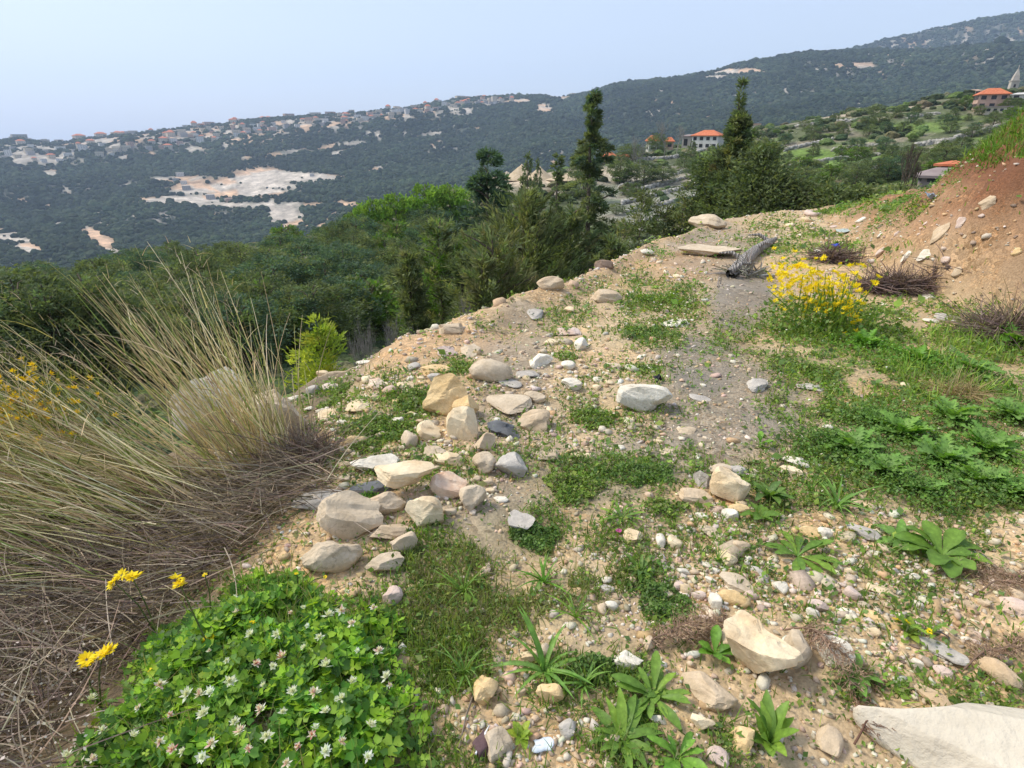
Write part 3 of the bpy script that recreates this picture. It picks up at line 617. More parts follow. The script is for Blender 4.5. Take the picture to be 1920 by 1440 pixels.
 (1745, 1306, 60, 18, 'slab', 'tan', 'tan splinter lying along the top of the giant white rock', dict(hf=.5)),
 (1013, 678, 44, 36, 'sharp', 'white', 'white pointed stone right of the rounded brown boulder', dict(hf=.6)),
 (989, 700, 42, 20, 'slab', 'grey', 'flat grey stone between the rounded brown boulder and the white pointed stone', dict(hf=.4)),
 (1072, 722, 38, 28, 'block', 'white', 'whitish stone between the big boulders', dict(hf=.6)),
 (1090, 648, 26, 30, 'sharp', 'white', 'bright pointed stone in the middle distance', dict(hf=.7)),
 (1065, 685, 26, 22, 'round', 'white', 'bright white pebble in green weeds', dict(hf=.6)),
 (1033, 641, 28, 16, 'slab', 'cream', 'flat cream stone left of the bright pointed stone', dict(hf=.5)),
 (1066, 620, 44, 22, 'slab', 'pink', 'flat pinkish stone in the middle distance', dict(hf=.4)),
 (820, 691, 58, 28, 'slab', 'yellow', 'yellow-tan slab up-slope of the upright yellow block', dict(hf=.5)),
 (815, 708, 26, 20, 'block', 'grey', 'grey cube of stone below the yellow-tan slab', dict(hf=.6)),
 (706, 719, 36, 28, 'sharp', 'orange', 'triangular orange stone near the left rim', dict(hf=.6)),
 (690, 711, 22, 20, 'block', 'cream', 'cream stone touching the triangular orange stone', dict(hf=.5)),
 (760, 723, 32, 18, 'sharp', 'cream', 'wedge of cream stone right of the triangular orange stone', dict(hf=.5)),
 (731, 731, 24, 20, 'block', 'pink', 'pinkish stone between the orange stone and the cream wedge', dict(hf=.5)),
 (589, 735, 26, 24, 'round', 'grey', 'round grey stone on the left rim', dict(hf=.8)),
 (672, 757, 48, 32, 'slab', 'cream', 'flat cream stone below the triangular orange stone', dict(hf=.3)),
 (668, 828, 38, 26, 'block', 'yellow', 'ochre stone in the green clump near the dead grass', dict(hf=.6)),
 (680, 806, 18, 16, 'block', 'yellow', 'small ochre chip behind the ochre stone in the green clump', dict(hf=.6)),
 (618, 775, 40, 22, 'slab', 'cream', 'flat pale stone beside the brownish boulder', dict(hf=.3)),
 (780, 869, 40, 22, 'slab', 'tan', 'tan flat stone right of the orange-streaked slab', dict(hf=.4)),
 (683, 680, 28, 12, 'slab', 'white', 'long pale stone near the left rim', dict(hf=.5)),
 (776, 686, 24, 18, 'block', 'grey', 'grey blocky stone left of the yellow-tan slab', dict(hf=.5)),
 (880, 655, 42, 42, 'slab', 'greige', 'grey-brown slab near the rim', dict(hf=.3)),
 (846, 615, 46, 24, 'block', 'tan', 'earthy tan block on the rim', dict(hf=.6)),
 (838, 655, 36, 26, 'block', 'pink', 'pale pinkish block left of the grey-brown slab near the rim', dict(hf=.5)),
 (1002, 586, 30, 34, 'slab', 'grey', 'smooth grey slab on the rim below the rim boulder', dict(hf=.2)),
 (1032, 535, 50, 32, 'round', 'tan', 'tan boulder on the rim against the trees', dict(hf=.8)),
 (1133, 497, 36, 20, 'round', 'brown', 'dark brown boulder on the rim by the trees', dict(hf=.8)),
 (1265, 605, 50, 20, 'slab', 'white', 'flat whitish stone on green weeds', dict(hf=.3)),
 (1326, 417, 66, 28, 'round', 'greige', 'long smooth grey-beige boulder on the far rim', dict(hf=.8)),
 (1386, 403, 50, 14, 'round', 'red', 'reddish lump behind the long smooth boulder on the far rim', dict(hf=.8)),
 (1212, 472, 28, 14, 'round', 'white', 'pale rounded stone on the rim next to trees', dict(hf=.6)),
 (1330, 472, 110, 26, 'slab', 'greige', 'broad flat grey-brown slab sunk in the earth near the far rim', dict(hf=.12)),
 (1418, 722, 36, 28, 'slab', 'grey', 'grey stone on the grey cracked ground', dict(hf=.4)),
 (1253, 845, 32, 22, 'slab', 'greige', 'flat dull stone at the foot of the grey cracked ground', dict(hf=.3)),
 (1312, 746, 40, 14, 'slab', 'grey', 'thin flat stone on the grey cracked ground right of the off-white boulder', dict(hf=.3)),
 (1287, 805, 34, 16, 'slab', 'greige', 'thin brownish stone on the grey cracked ground', dict(hf=.3)),
 (1518, 725, 46, 12, 'slab', 'grey', 'thin grey strip of stone in the grass', dict(hf=.4)),
 (1494, 863, 52, 24, 'slab', 'white', 'pale flat stone left of the leafy green plants', dict(hf=.4)),
 (1481, 884, 40, 22, 'block', 'cream', 'cream stone below the pale flat stone left of the leafy plants', dict(hf=.5)),
 (1551, 802, 18, 14, 'round', 'white', 'small white pebble above the leafy green plants', dict(hf=.7)),
 (1620, 945, 42, 12, 'slab', 'cream', 'cream splinter below the leafy green plants', dict(hf=.4)),
 (1700, 478, 36, 14, 'slab', 'white', 'pale slab at the foot of the red earth bank', dict(hf=.5)),
 (1763, 434, 58, 18, 'slab', 'tan', 'long tan slab on the red earth bank', dict(hf=.4)),
 (1852, 376, 38, 24, 'slab', 'tan', 'tan slab high on the red earth bank', dict(hf=.5)),
 (1800, 416, 34, 12, 'slab', 'pink', 'pinkish splinter right of the long tan slab on the bank', dict(hf=.5)),
 (1735, 475, 44, 18, 'slab', 'white', 'whitish stone below the long tan slab', dict(hf=.4)),
 (1905, 470, 24, 18, 'block', 'yellow', 'ochre stone at the right edge of the red earth bank', dict(hf=.5)),
 (1672, 545, 40, 16, 'slab', 'pink', 'flat pinkish stone left of the brush pile', dict(hf=.4)),
 (1775, 594, 40, 20, 'sharp', 'grey', 'grey splintered stone in front of the red earth bank', dict(hf=.5)),
 (1741, 557, 26, 12, 'slab', 'white', 'small white stone in front of the brush pile', dict(hf=.5)),
 (1746, 601, 28, 10, 'slab', 'white', 'flat white stone left of the grey splintered stone', dict(hf=.5)),
 (1522, 400, 26, 14, 'block', 'pink', 'pale stone at the far end of the clearing', dict(hf=.6)),
 (1615, 412, 26, 14, 'block', 'white', 'whitish stone at the far end near yellow flowers', dict(hf=.6)),
 (1598, 478, 50, 12, 'slab', 'grey', 'flat light grey debris slab behind the yellow mustard', dict(hf=.4)),
]
for q in HAND:
    place_rock(*q[:7], **q[7])
# giant white rock in the lower right corner: long wedge narrowing to the left
V, F = ICO[5]; V = V.copy(); V = np.sign(V) * np.abs(V)**.7
for d, c in [((-.2, -.8, .5), .66), ((0, .7, .7), .72), ((-.1, -.2, 1), .55), ((-.6, .5, .3), .75), ((.3, -1, -.1), .8), ((-.5, -.6, .6), .78)]:
    d = np.array(d, float); d /= np.linalg.norm(d); V -= np.maximum(V @ d - c, 0)[:, None] * d * .97
tp = .30 + .70 * sstep(-1.15, .55, V[:, 0]); V[:, 1] *= tp; V[:, 2] *= .45 + .55 * tp
V += V * (.025 * n3(V, 1.6, 4) + .012 * n3(V, 6, 8))[:, None]
p = at1(1840, 1425)
k = MB('chalk_rock', .75); co = k.coord(); c = k.ramp(k.noise(co, 4, 5), [(.35, (.52, .46, .36)), (.65, (.64, .58, .47))])
fl = k.noise(co, 3, 5, .65); c = k.mix(k.ramp(fl, [(.6, 0.), (.66, .35)]), c, (.55, .42, .27)); k.base(c)
vs = k.n('ShaderNodeTexVoronoi', feature='DISTANCE_TO_EDGE'); vs.inputs['Scale'].default_value = 3; k.l(co, vs.inputs['Vector'])
ad = k.n('ShaderNodeMath', operation='ADD'); k.l(k.noise(co, 22, 5), ad.inputs[0]); k.l(k.noise(co, 5, 5), ad.inputs[1]); k.bump(ad.outputs[0], .6, .02); M_CHALK = k.m
o = obj('rock', mesh('giant_rock', V * np.array([.36, .20, .15]), F, M_CHALK, None, True), None, (p.x + .03, p.y - .03, p.z + .05))
o.rotation_euler = (R(6), R(-3), R(-27))
tag(o, 'giant smooth white rock filling the lower right corner', 'rock'); ROCKS_PX.append((1800, 1400, 130, 60))
# loose stones one can count, zone by zone
ZONES = [  # region ellipse, number, colours, label, group
 ((1330, 1050, 110, 110), 62, ['white', 'cream', 'white', 'pink', 'tan', 'greige'], 'pale fist-sized stone packed into the pebble spill below the cream boulder', 'stones of the pebble spill', (14, 30)),
 ((1640, 1100, 250, 110), 44, ['cream', 'pink', 'tan', 'white', 'tan'], 'small stone scattered over the gravel on the right foreground', 'stones of the right foreground gravel', (12, 26)),
 ((1750, 1230, 170, 60), 14, ['tan', 'pink', 'brown', 'greige'], 'brownish stone near the giant white rock', 'stones near the giant white rock', (14, 30)),
 ((700, 740, 170, 70), 36, ['cream', 'yellow', 'white', 'cream', 'pink'], 'cream chip of limestone near the left rim of the clearing', 'stones near the left rim', (14, 30)),
 ((790, 880, 150, 90), 56, ['cream', 'greige', 'tan', 'greige'], 'small stone wedged between the boulders of the two rock heaps', 'stones between the rock heaps', (14, 28)),
 ((1130, 740, 240, 120), 34, ['white', 'cream', 'pink', 'greige'], 'small pale stone in the gravel around the off-white boulder', 'stones around the off-white boulder', (10, 22)),
 ((1190, 560, 150, 60), 18, ['white', 'cream', 'tan'], 'pale stone on the weedy rise near the oval tan stone', 'stones on the weedy rise', (9, 20)),
 ((1700, 470, 130, 60), 26, ['tan', 'pink', 'white', 'cream', 'brown'], 'broken stone on the foot of the red earth bank', 'stones on the red earth bank', (12, 30)),
 ((1860, 430, 70, 60), 12, ['tan', 'brown', 'pink'], 'brown stone on the slope of the red earth bank', 'stones high on the red earth bank', (10, 22)),
 ((1500, 440, 130, 40), 18, ['white', 'cream', 'tan', 'pink'], 'pale stone at the far end of the clearing beyond the mustard', 'stones at the far end of the clearing', (9, 20)),
 ((1100, 1280, 220, 130), 20, ['cream', 'pink', 'white', 'tan'], 'little stone on bare earth between the bottom rosettes', 'stones between the bottom rosettes', (10, 24)),
]
for (cx, cy, rx, ry), n, cols, lab, grp, (s0, s1) in ZONES:
    got = 0; tries = 0; n = int(n * .46)
    while got < n and tries < n * 30:
        tries += 1; a, q = random.uniform(0, 2*math.pi), random.random()**.6
        px, py = cx + rx * q * math.cos(a), cy + ry * q * math.sin(a); wpx = s0 + (s1 - s0) * random.random()**1.6
        if px > 1915 or any(math.hypot((px - r_[0]) / (r_[2] + wpx * .45), (py - r_[1]) / (r_[3] + wpx * .35)) < 1 for r_ in ROCKS_PX): continue
        place_rock(px, py, wpx, wpx * random.uniform(.5, .9), random.choice(['block', 'sharp', 'slab', 'round', 'sharp']), random.choice(cols), lab, grp, hf=random.uniform(.4, .6)); got += 1
# gravel nobody could count
def polar_pts(n, r0, r1, a0=-60, a1=60, g=None):
    g = g or rng
    a = R(a0) + g.random(n) * R(a1 - a0); r = np.exp(math.log(r0) + g.random(n) * math.log(r1 / r0))
    return np.sin(a) * r, np.cos(a) * r, a, r
def rim_of(a): return np.interp(a, AZ, E)
GRAVEL = [(1330, 1050, 150, 140, 1.), (1500, 1080, 250, 160, .9), (1750, 1150, 250, 140, .9), (1200, 1040, 80, 70, .8), (1120, 760, 230, 120, .8), (1330, 780, 130, 100, .5), (700, 760, 150, 80, .9), (780, 860, 190, 100, 1.), (1000, 700, 120, 90, .6), (1180, 520, 150, 60, .8), (1240, 1200, 90, 50, .5), (1640, 440, 200, 60, .8), (1820, 500, 120, 100, .7), (1000, 1400, 200, 60, .5), (1480, 430, 150, 40, .7), (1500, 900, 100, 40, .6), (1620, 730, 100, 30, .5), (600, 720, 90, 50, .6), (1850, 1250, 100, 60, .7), (960, 850, 120, 60, .5), (1100, 1150, 100, 60, .5), (880, 640, 150, 40, .6)]
x, y, a, r = polar_pts(90000, 1.0, 16, -42, 58)
z = ground(x, y); px, py = to_pix(x, y, z); nn = fbm(x * 2.2, y * 2.2, 71, 3)
acc = np.clip(.16 + .9 * pxmask(px, py, GRAVEL, .5) * sstep(-.45, .25, nn), 0, 1) * (1 - .6 * pxmask(px, py, GREEN, .5)) * (1 - .6 * pxmask(px, py, GREYSOIL, .4)) * (r < rim_of(a) * 1.02)
inr = np.zeros(len(x), bool)
kp = (rng.random(len(x)) < acc * .8) & (px > -60) & (px < 1980) & (py < 1500); x, y, z, r = x[kp], y[kp], z[kp], r[kp]; n = len(x)
s = np.exp(rng.normal(0, .42, n)) * .0062 * (.75 + .32 * r**.75); s = np.minimum(s, .03); bg_ = rng.random(n) < .035; s = np.where(bg_, s * 2.3, s)
V0, F0 = ICO[1]; parts = []
gcols = [(.60, .51, .37), (.60, .53, .42), (.50, .38, .25), (.58, .43, .32), (.42, .34, .25), (.64, .58, .48), (.52, .36, .2)]
for t in range(6):
    i = np.arange(n) % 6 == t; g = np.random.default_rng(t + 3)
    tv = V0 * g.uniform(.5, 1.25, (len(V0), 1)); tv = np.sign(tv) * np.abs(tv)**.75
    ni = i.sum(); sc = s[i][:, None] * rng.uniform([.8, .7, .4], [1.5, 1.1, .8], (ni, 3))
    V, F, C = multi(tv, F0, np.stack([x[i], y[i], z[i] + sc[:, 2] * .35], 1), rand_rot(ni, .5), sc, pal(gcols, ni, .22)); parts.append((V, F, C))
V, F, C = join(parts)
k = MB('gravel', .9); c = k.mix(1., k.attr('Col'), k.ramp(k.noise(k.coord(), 90, 3), [(.3, .8), (.7, 1.15)]), 'MULTIPLY'); k.base(c)
tag(obj('gravel', mesh('gravel', V, F, k.m, C)), kind='stuff')
print('rocks', time.time() - T0, n)
# ------------------------------------------------------------------ LOW PLANTS
G_FRESH = [(.16, .26, .035), (.20, .31, .045), (.12, .205, .035), (.25, .33, .06), (.22, .25, .09)]
G_DARK = [(.10, .19, .035), (.13, .22, .045), (.10, .18, .045), (.15, .25, .05)]
G_DRY = [(.36, .30, .15), (.28, .22, .12), (.20, .22, .07)]
def inpoly(px, py, P):
    P = np.array(P, float); c = np.zeros(px.shape, bool); j = len(P) - 1
    for i in range(len(P)):
        q = ((P[i, 1] > py) != (P[j, 1] > py)) & (px < (P[j, 0] - P[i, 0]) * (py - P[i, 1]) / (P[j, 1] - P[i, 1] + 1e-9) + P[i, 0]); c ^= q; j = i
    return c
def dirs(n, spread, lean=(0, 0), g=None):
    g = g or rng
    a = g.uniform(0, 2*math.pi, n); t = np.abs(g.normal(0, spread, n))
    D = np.stack([np.sin(t)*np.cos(a) + lean[0], np.sin(t)*np.sin(a) + lean[1], np.cos(t)], 1)
    return D / np.linalg.norm(D, axis=1, keepdims=True)
# grass and weeds nobody could count: blades and small leaflets in patches
x, y, a, r = polar_pts(330000, .95, 16, -40, 60); z = ground(x, y); px, py = to_pix(x, y, z)
nn = fbm(x * 2.5, y * 2.5, 81, 3); n4 = fbm(x * 9, y * 9, 82, 2)
gm = pxmask(px + 25 * nn, py + 18 * nn, GREEN, .5)
ry_ = np.clip((1 - np.abs(py - 900) / 900), 0, 1)
acc = np.clip((.05 * sstep(-.1, .3, nn) + .02) + gm * sstep(-.5, .15, nn + .6 * n4) * (1.05 + .6 * (px > 1470) * (py < 800)), 0, 1) * (r < rim_of(a) * 1.0)
kp = (rng.random(len(x)) < acc * (1 - .6 * pxmask(px, py, [(1385, 560, 60, 80), (1350, 720, 90, 70), (980, 700, 40, 80), (1300, 820, 80, 40)], .4))) & (px > -80) & (px < 2000) & (py < 1520)
x, y, z, r, px, py, gm = x[kp], y[kp], z[kp], r[kp], px[kp], py[kp], gm[kp]; n = len(x)
isb = rng.random(n) < np.where((px > 1480) & (py < 760), .55, np.where((px > 760) & (px < 1180) & (py > 1000), .85, .5))
nb = isb.sum(); rb = r[isb]
lush = 1 + .9 * sstep(.6, 1., pxmask(px[isb], py[isb], [(1850, 700, 200, 130), (1560, 600, 100, 50)]))
C = (1 + .5 * (px[isb] > 1470) * (py[isb] < 800))[:, None] * pal(G_FRESH + G_DARK[3:] + [(.20, .24, .07)], nb, .25); dm = pxmask(px[isb], py[isb], [(1850, 1020, 250, 90), (940, 1110, 200, 90), (1700, 1000, 150, 50)])[:, None] * .45
C = C * (1 - dm) + pal(G_DRY, nb) * dm
V1, F1, C1 = strips(np.stack([x[isb], y[isb], z[isb]], 1), dirs(nb, .62), rng.uniform(.03, .10, nb) * lush * (.8 + .06 * rb), .0028 + .0011 * rb, 3, rng.uniform(.1, .6, nb), C)
il = ~isb; nl = il.sum(); rl = r[il]
lv = np.array([(0, 0, 0), (.34, .45, .08), (0, 1, 0), (-.34, .45, .08)]); lf = np.array([(0, 1, 2, 3)])
rep = 3; P = np.repeat(np.stack([x[il], y[il], z[il]], 1), rep, 0); nr = len(P); rr_ = np.repeat(rl, rep)
P = P + rng.normal(0, 1, (nr, 3)) * np.array([.014, .014, 0]) * (.5 + .4 * rr_)[:, None]; P[:, 2] += np.abs(rng.normal(0, .012, nr)) * (.8 + .2 * rr_) + .004
M = rand_rot(nr, 1.0)
V2, F2, C2 = multi(lv, lf, P, M, np.exp(rng.normal(-4.5, .38, nr)) * (.65 + .32 * rr_), np.repeat(pal(G_FRESH + G_DARK, nl, .25), rep, 0))
V, F, C = join([(V1, F1, C1), (V2, F2, C2)])
tag(obj('grass', mesh('grass', V, F, M_LEAF, C)), kind='stuff'); print('grass', len(F))
# tiny white daisies and pale blossoms in the weeds, too many to count
x, y, a, r = polar_pts(26000, 1.5, 10, -30, 50); z = ground(x, y); px, py = to_pix(x, y, z)
kp = rng.random(len(x)) < pxmask(px, py, [(1250, 590, 110, 50, .20), (1580, 620, 140, 50, .16), (1700, 660, 130, 40, .08), (1200, 540, 90, 30, .2), (1650, 830, 200, 80, .04)]); x, y, z, r = x[kp], y[kp], z[kp], r[kp]; n = len(x)
V, F, C = multi(np.array([(1, 0, 0), (.3, .95, .15), (-.8, .6, 0), (-.8, -.6, .1), (.3, -.95, 0)]) * .5, np.array([(0, 1, 2), (0, 2, 3), (0, 3, 4)]), np.stack([x, y, z + rng.uniform(.03, .09, n)], 1), rand_rot(n, .6), rng.uniform(.008, .015, n) * (.6 + .12 * r), pal([(.72, .7, .64), (.7, .62, .45)], n, .1))
tag(obj('blossoms', mesh('blossoms', V, F, M_PETAL, C)), kind='stuff')

# leaf shapes, unit length along +Y, lying in XY with a fold and an arch
def leaf_shape(prof, width, arch=.25, fold=.25, seg=8, wav=.0, seed=0):
    t = np.linspace(0, 1, seg + 1); g = np.random.default_rng(seed)
    if prof == 'strap': wd = np.clip(t / .12, .25, 1) * (1 - t**3.2)
    elif prof == 'spat': wd = (.22 + .78 * sstep(.1, .72, t)) * np.sqrt(np.clip(1 - ((t - .68) / .33).clip(0)**2, 0, 1))
    elif prof == 'oval': wd = np.sin(np.pi * np.clip(t * .93 + .05, 0, 1))**.75
    elif prof == 'lobed': wd = np.sin(np.pi * np.clip(t * .9 + .07, 0, 1))**.7 * np.where(np.arange(seg + 1) % 2 == 0, .45, 1.15)
    wd = np.maximum(wd, .04) * width / 2; yy = t * (1 - .15 * arch); zz = arch * (t - 1.35 * t**2) * .9
    wob = wav * np.sin(t * 17 + seed)
    L_ = np.stack([-wd, yy + (wd * .3 if prof == 'lobed' else 0), zz + wd * fold + wob * wd], 1); Mi = np.stack([wd * 0, yy, zz], 1); Rr = np.stack([wd, yy + (wd * .3 if prof == 'lobed' else 0), zz + wd * fold - wob * wd], 1)
    V = np.stack([L_, Mi, Rr], 1).reshape(-1, 3); b = np.arange(seg) * 3
    F = np.concatenate([np.stack([b, b+1, b+4, b+3], 1), np.stack([b+1, b+2, b+5, b+4], 1)])
    tc = np.tile([1., 1.3, 1.], seg + 1)
    return V, F, tc
_lm = {}
def leaf_mesh(prof, width, arch, cols, var):
    key = (prof, width, arch, cols[0], var)
    if key not in _lm:
        V, F, tc = leaf_shape(prof, width, arch * (1 + .3 * (var - 1)), .3, 14 if prof == 'lobed' else 8, .15, var)
        c = np.array(cols[var % len(cols)])[None] * tc[:, None]
        _lm[key] = mesh('leaf', V, F, M_LEAF, c, True)
    return _lm[key]
def rosette(name, label, cat, px, py, wpx, n, prof='spat', width=.28, arch=.35, elev=(.1, .7), cols=None, group=None, L=None, flat=1., part='leaf'):
    p = at1(px, py); dep = p.y * CP - (p.z - CAMH) * SP; L = L or wpx / 2 * dep / FPX * 1.08
    root = thing(name, label, cat, p, random.uniform(0, 6), group); cols = cols or G_DARK
    for i in range(n):
        me = leaf_mesh(prof, width, arch, tuple(cols), random.randrange(3))
        o = obj(part, me, root); l = L * random.uniform(.6, 1.08); el = random.uniform(*elev)
        o.rotation_euler = (el, random.uniform(-.3, .3), i * 2.399 + random.uniform(-.25, .25)); o.scale = (l, l, l); o.location = (0, 0, .004)
    return root
MIDG = [(.15, .26, .04), (.20, .32, .045), (.12, .22, .035)]
BRIGHT = [(.12, .27, .03), (.16, .32, .04), (.10, .22, .03)]
BLUEG = [(.14, .275, .05), (.18, .32, .06), (.15, .27, .06)]
rosette('green_rosette', 'flat star-shaped rosette of toothed leaves above the long dry twig, right of the pebble spill', 'plant', 1495, 1045, 135, 13, 'spat', .24, .3, (.1, .55), MIDG)
rosette('leafy_plant', 'broad-leaved plant with big rounded leaves on the right-hand gravel', 'plant', 1765, 1045, 150, 11, 'spat', .42, .3, (.15, .6), MIDG, L=.19)
rosette('leafy_plant', 'dark drooping-leaved plant touching the broad-leaved plant on its left', 'plant', 1690, 1020, 130, 9, 'oval', .34, .4, (.2, .7), BLUEG, L=.14)
rosette('leafy_plant', 'small plant with spoon-shaped leaves left of the largest mottled rock', 'plant', 1340, 1232, 100, 9, 'spat', .36, .35, (.3, .9), BRIGHT)
rosette('leafy_plant', 'big upright strap-leaved plant at the bottom edge between ochre and tan stones', 'plant', 1440, 1400, 150, 12, 'oval', .28, .3, (.5, 1.2), MIDG, L=.15)
rosette('green_rosette', 'rosette of narrow toothed leaves at the bottom, below the white chunk', 'plant', 1225, 1310, 160, 16, 'spat', .22, .3, (.1, .5), MIDG)
rosette('green_rosette', 'wide rosette at the very bottom left of the square white chip', 'plant', 1165, 1390, 170, 16, 'oval', .22, .3, (.1, .5), MIDG)
rosette('strap_grass', 'fountain of long strap leaves around the ochre block at the bottom centre', 'plant', 1020, 1262, 230, 15, 'strap', .085, .5, (.15, .9), BLUEG + MIDG[:1])
rosette('strap_grass', 'tuft of long blades right of the ochre block', 'plant', 1095, 1290, 150, 14, 'strap', .06, .5, (.3, 1.1), BLUEG)
rosette('leafy_plant', 'small radial tuft with a lilac flower above the pink flower', 'plant', 1165, 975, 90, 14, 'spat', .14, .3, (.2, .7), MIDG)
rosette('leafy_plant', 'dark leafy plant right of the cream boulder', 'plant', 1440, 935, 110, 12, 'oval', .30, .35, (.3, .9), G_DARK)
rosette('leafy_plant', 'rounded-leaf plant under the ochre stone at the cream boulder', 'plant', 1425, 972, 80, 8, 'oval', .5, .3, (.2, .6), MIDG)
rosette('grass_tuft', 'arching grass tuft in front of the dark leafy plant', 'grass', 1565, 955, 170, 22, 'strap', .05, .55, (.3, 1.0), BLUEG)
rosette('grass_tuft', 'upright grass tuft rising left of the leafy green plants', 'grass', 1520, 925, 90, 10, 'strap', .05, .3, (.8, 1.3), BLUEG)
rosette('grass_tuft', 'blue-green blades sprouting in the pebble spill', 'grass', 1345, 1055, 90, 12, 'strap', .05, .3, (.5, 1.3), BLUEG)
rosette('grass_tuft', 'grass tuft curving over bare earth left of the long strap leaves', 'grass', 870, 1270, 150, 18, 'strap', .035, .5, (.5, 1.3), BLUEG)
rosette('grass_tuft', 'bright upright tuft between the domed boulder and the gravel', 'grass', 1020, 1095, 130, 18, 'strap', .06, .4, (.3, 1.1), BRIGHT)
rosette('grass_tuft', 'grass tuft in front of the domed boulder', 'grass', 870, 1115, 150, 18, 'strap', .045, .5, (.4, 1.2), MIDG)
rosette('grass_tuft', 'long-bladed tuft leaning over the gravel in the middle', 'grass', 1080, 1160, 150, 14, 'strap', .05, .5, (.3, 1.0), MIDG)
rosette('leafy_plant', 'low leafy clump in the gravel beside the bottom twigs', 'plant', 1200, 1075, 80, 12, 'oval', .25, .3, (.3, .9), G_DARK)
rosette('leafy_plant', 'broad dark leaves between the smooth whitish stone and the giant white rock', 'plant', 1600, 1270, 110, 9, 'oval', .36, .3, (.1, .5), BLUEG)
rosette('leafy_plant', 'rounded leaves lying left of the tan angular slab', 'plant', 1232, 1300, 70, 7, 'oval', .5, .3, (.1, .5), MIDG)
rosette('grass_tuft', 'sparse tuft at the right edge above the giant white rock', 'grass', 1890, 1345, 100, 10, 'strap', .05, .4, (.5, 1.2), MIDG)
rosette('leafy_plant', 'bright upright leaf pair beside the grey cracked ground', 'plant', 1425, 835, 55, 6, 'spat', .35, .3, (.6, 1.2), BRIGHT)
rosette('leafy_plant', 'yellow-green sprig left of the white tile fragment', 'plant', 977, 1385, 60, 9, 'oval', .5, .3, (.3, .9), [(.26, .34, .03), (.2, .3, .03), (.3, .3, .03)])
rosette('leafy_plant', 'spreading leafy plant at the bottom edge right of the beige slab', 'plant', 1270, 1425, 120, 12, 'spat', .26, .3, (.2, .7), BRIGHT)
# dense green clumps
def clump(name, label, cat, px, py, wpx, hpx, n, cols, lw=(.010, .018), hgt=.05, group=None, stemmy=.0, asp=.34):
    p = at1(px, py); dep = p.y * CP - (p.z - CAMH) * SP; s_ = dep / FPX; dl = math.atan2(CAMH - p.z, math.hypot(p.x, p.y))
    rx, ry = wpx / 2 * s_, hpx / 2 * s_ / math.sin(dl) * .85
    a = rng.uniform(0, 2*math.pi, n); q = rng.random(n)**.55; X = rx * q * np.cos(a) * (1 + .2 * np.sin(a * 3 + px)); Y = ry * q * np.sin(a) * (1 + .2 * np.sin(a * 4 + py))
    hz_ = hgt * (1 - q**2)**.5 * rng.uniform(.3, 1.1, n) * (.7 + .5 * vnoise(X / .05, Y / .05, 3))
    P = np.stack([X, Y, ground(p.x + X, p.y + Y) - p.z + np.maximum(hz_, 0) + .003], 1)
    lv_ = np.array([(0, 0, 0), (asp, .5, .1), (0, 1, -.05), (-asp, .5, .1)])
    V, F, C = multi(lv_, np.array([(0, 1, 2, 3)]), P, rand_rot(n, 1.0), rng.uniform(*lw, n) * (.7 + .16 * dep), pal(cols, n, .22))
    me = mesh('foliage', V, F, M_LEAF, C)
    root = thing(name, label, cat, p, 0, group); obj('foliage', me, root); return root
CL = 'low green weed clumps on the stony ground'
for q in [('round green clump between the off-white boulder and the dark slate', 1110, 787, 80, 38, 900, G_FRESH), ('largest green clump, left of the upright yellow-tan block', 715, 803, 150, 52, 2200, G_FRESH),
          ('green clump behind the upright yellow-tan block', 790, 752, 90, 40, 900, G_FRESH), ('small green cushion near the left rim', 640, 733, 44, 20, 400, G_FRESH), ('green cushion below the small one near the left rim', 622, 757, 56, 20, 400, G_FRESH),
          ('leafy clump around the yellow-tan slab', 862, 690, 50, 26, 400, G_FRESH), ('bushy dark clump below the light grey broken slab', 1005, 1012, 90, 60, 1500, G_DARK), ('bright weeds left of the small radial tuft', 1075, 915, 110, 60, 1600, G_FRESH),
          ('blurred dark weeds below the flat dull stone', 1205, 890, 130, 50, 1400, G_DARK), ('weedy fringe right of the bright white pebble', 1062, 672, 40, 22, 300, G_FRESH), ('green clump under the dark slate slab', 690, 938, 40, 20, 200, BRIGHT),
          ('leafy clump at the foot of the ochre stone near the dead grass', 690, 842, 60, 30, 500, G_FRESH), ('flat green patch on the rise right of the oval tan stone', 1235, 572, 120, 36, 1500, G_FRESH), ('green patch behind the flat whitish stone', 1215, 628, 110, 24, 900, G_DARK),
          ('weed patch above the off-white boulder', 1205, 693, 60, 18, 400, G_FRESH), ('green tuft on the rim by the pale rounded stone', 1235, 480, 50, 16, 250, BRIGHT), ('ground weeds left of the cream boulder', 1245, 955, 80, 34, 600, G_FRESH),
          ('tangled weeds at the bottom right of the ochre block', 1130, 1262, 110, 60, 1000, G_DARK), ('dark weeds left of the two bottom twigs', 1240, 1130, 90, 90, 1200, G_DARK), ('green weeds by the thin grey strip of stone', 1540, 700, 110, 26, 900, G_FRESH),
          ('weeds between the tan angular slab and the bottom edge', 1190, 1340, 80, 40, 500, MIDG), ('bushy green tuft on the far end of the clearing', 1585, 392, 60, 16, 500, BRIGHT), ('tall green grass at the foot of the far bank', 1690, 390, 110, 34, 1800, BRIGHT)]:
    clump('weed_clump', q[0], 'weeds', *q[1:6], q[6], group=CL, hgt=.05 if q[2] > 500 else .16)
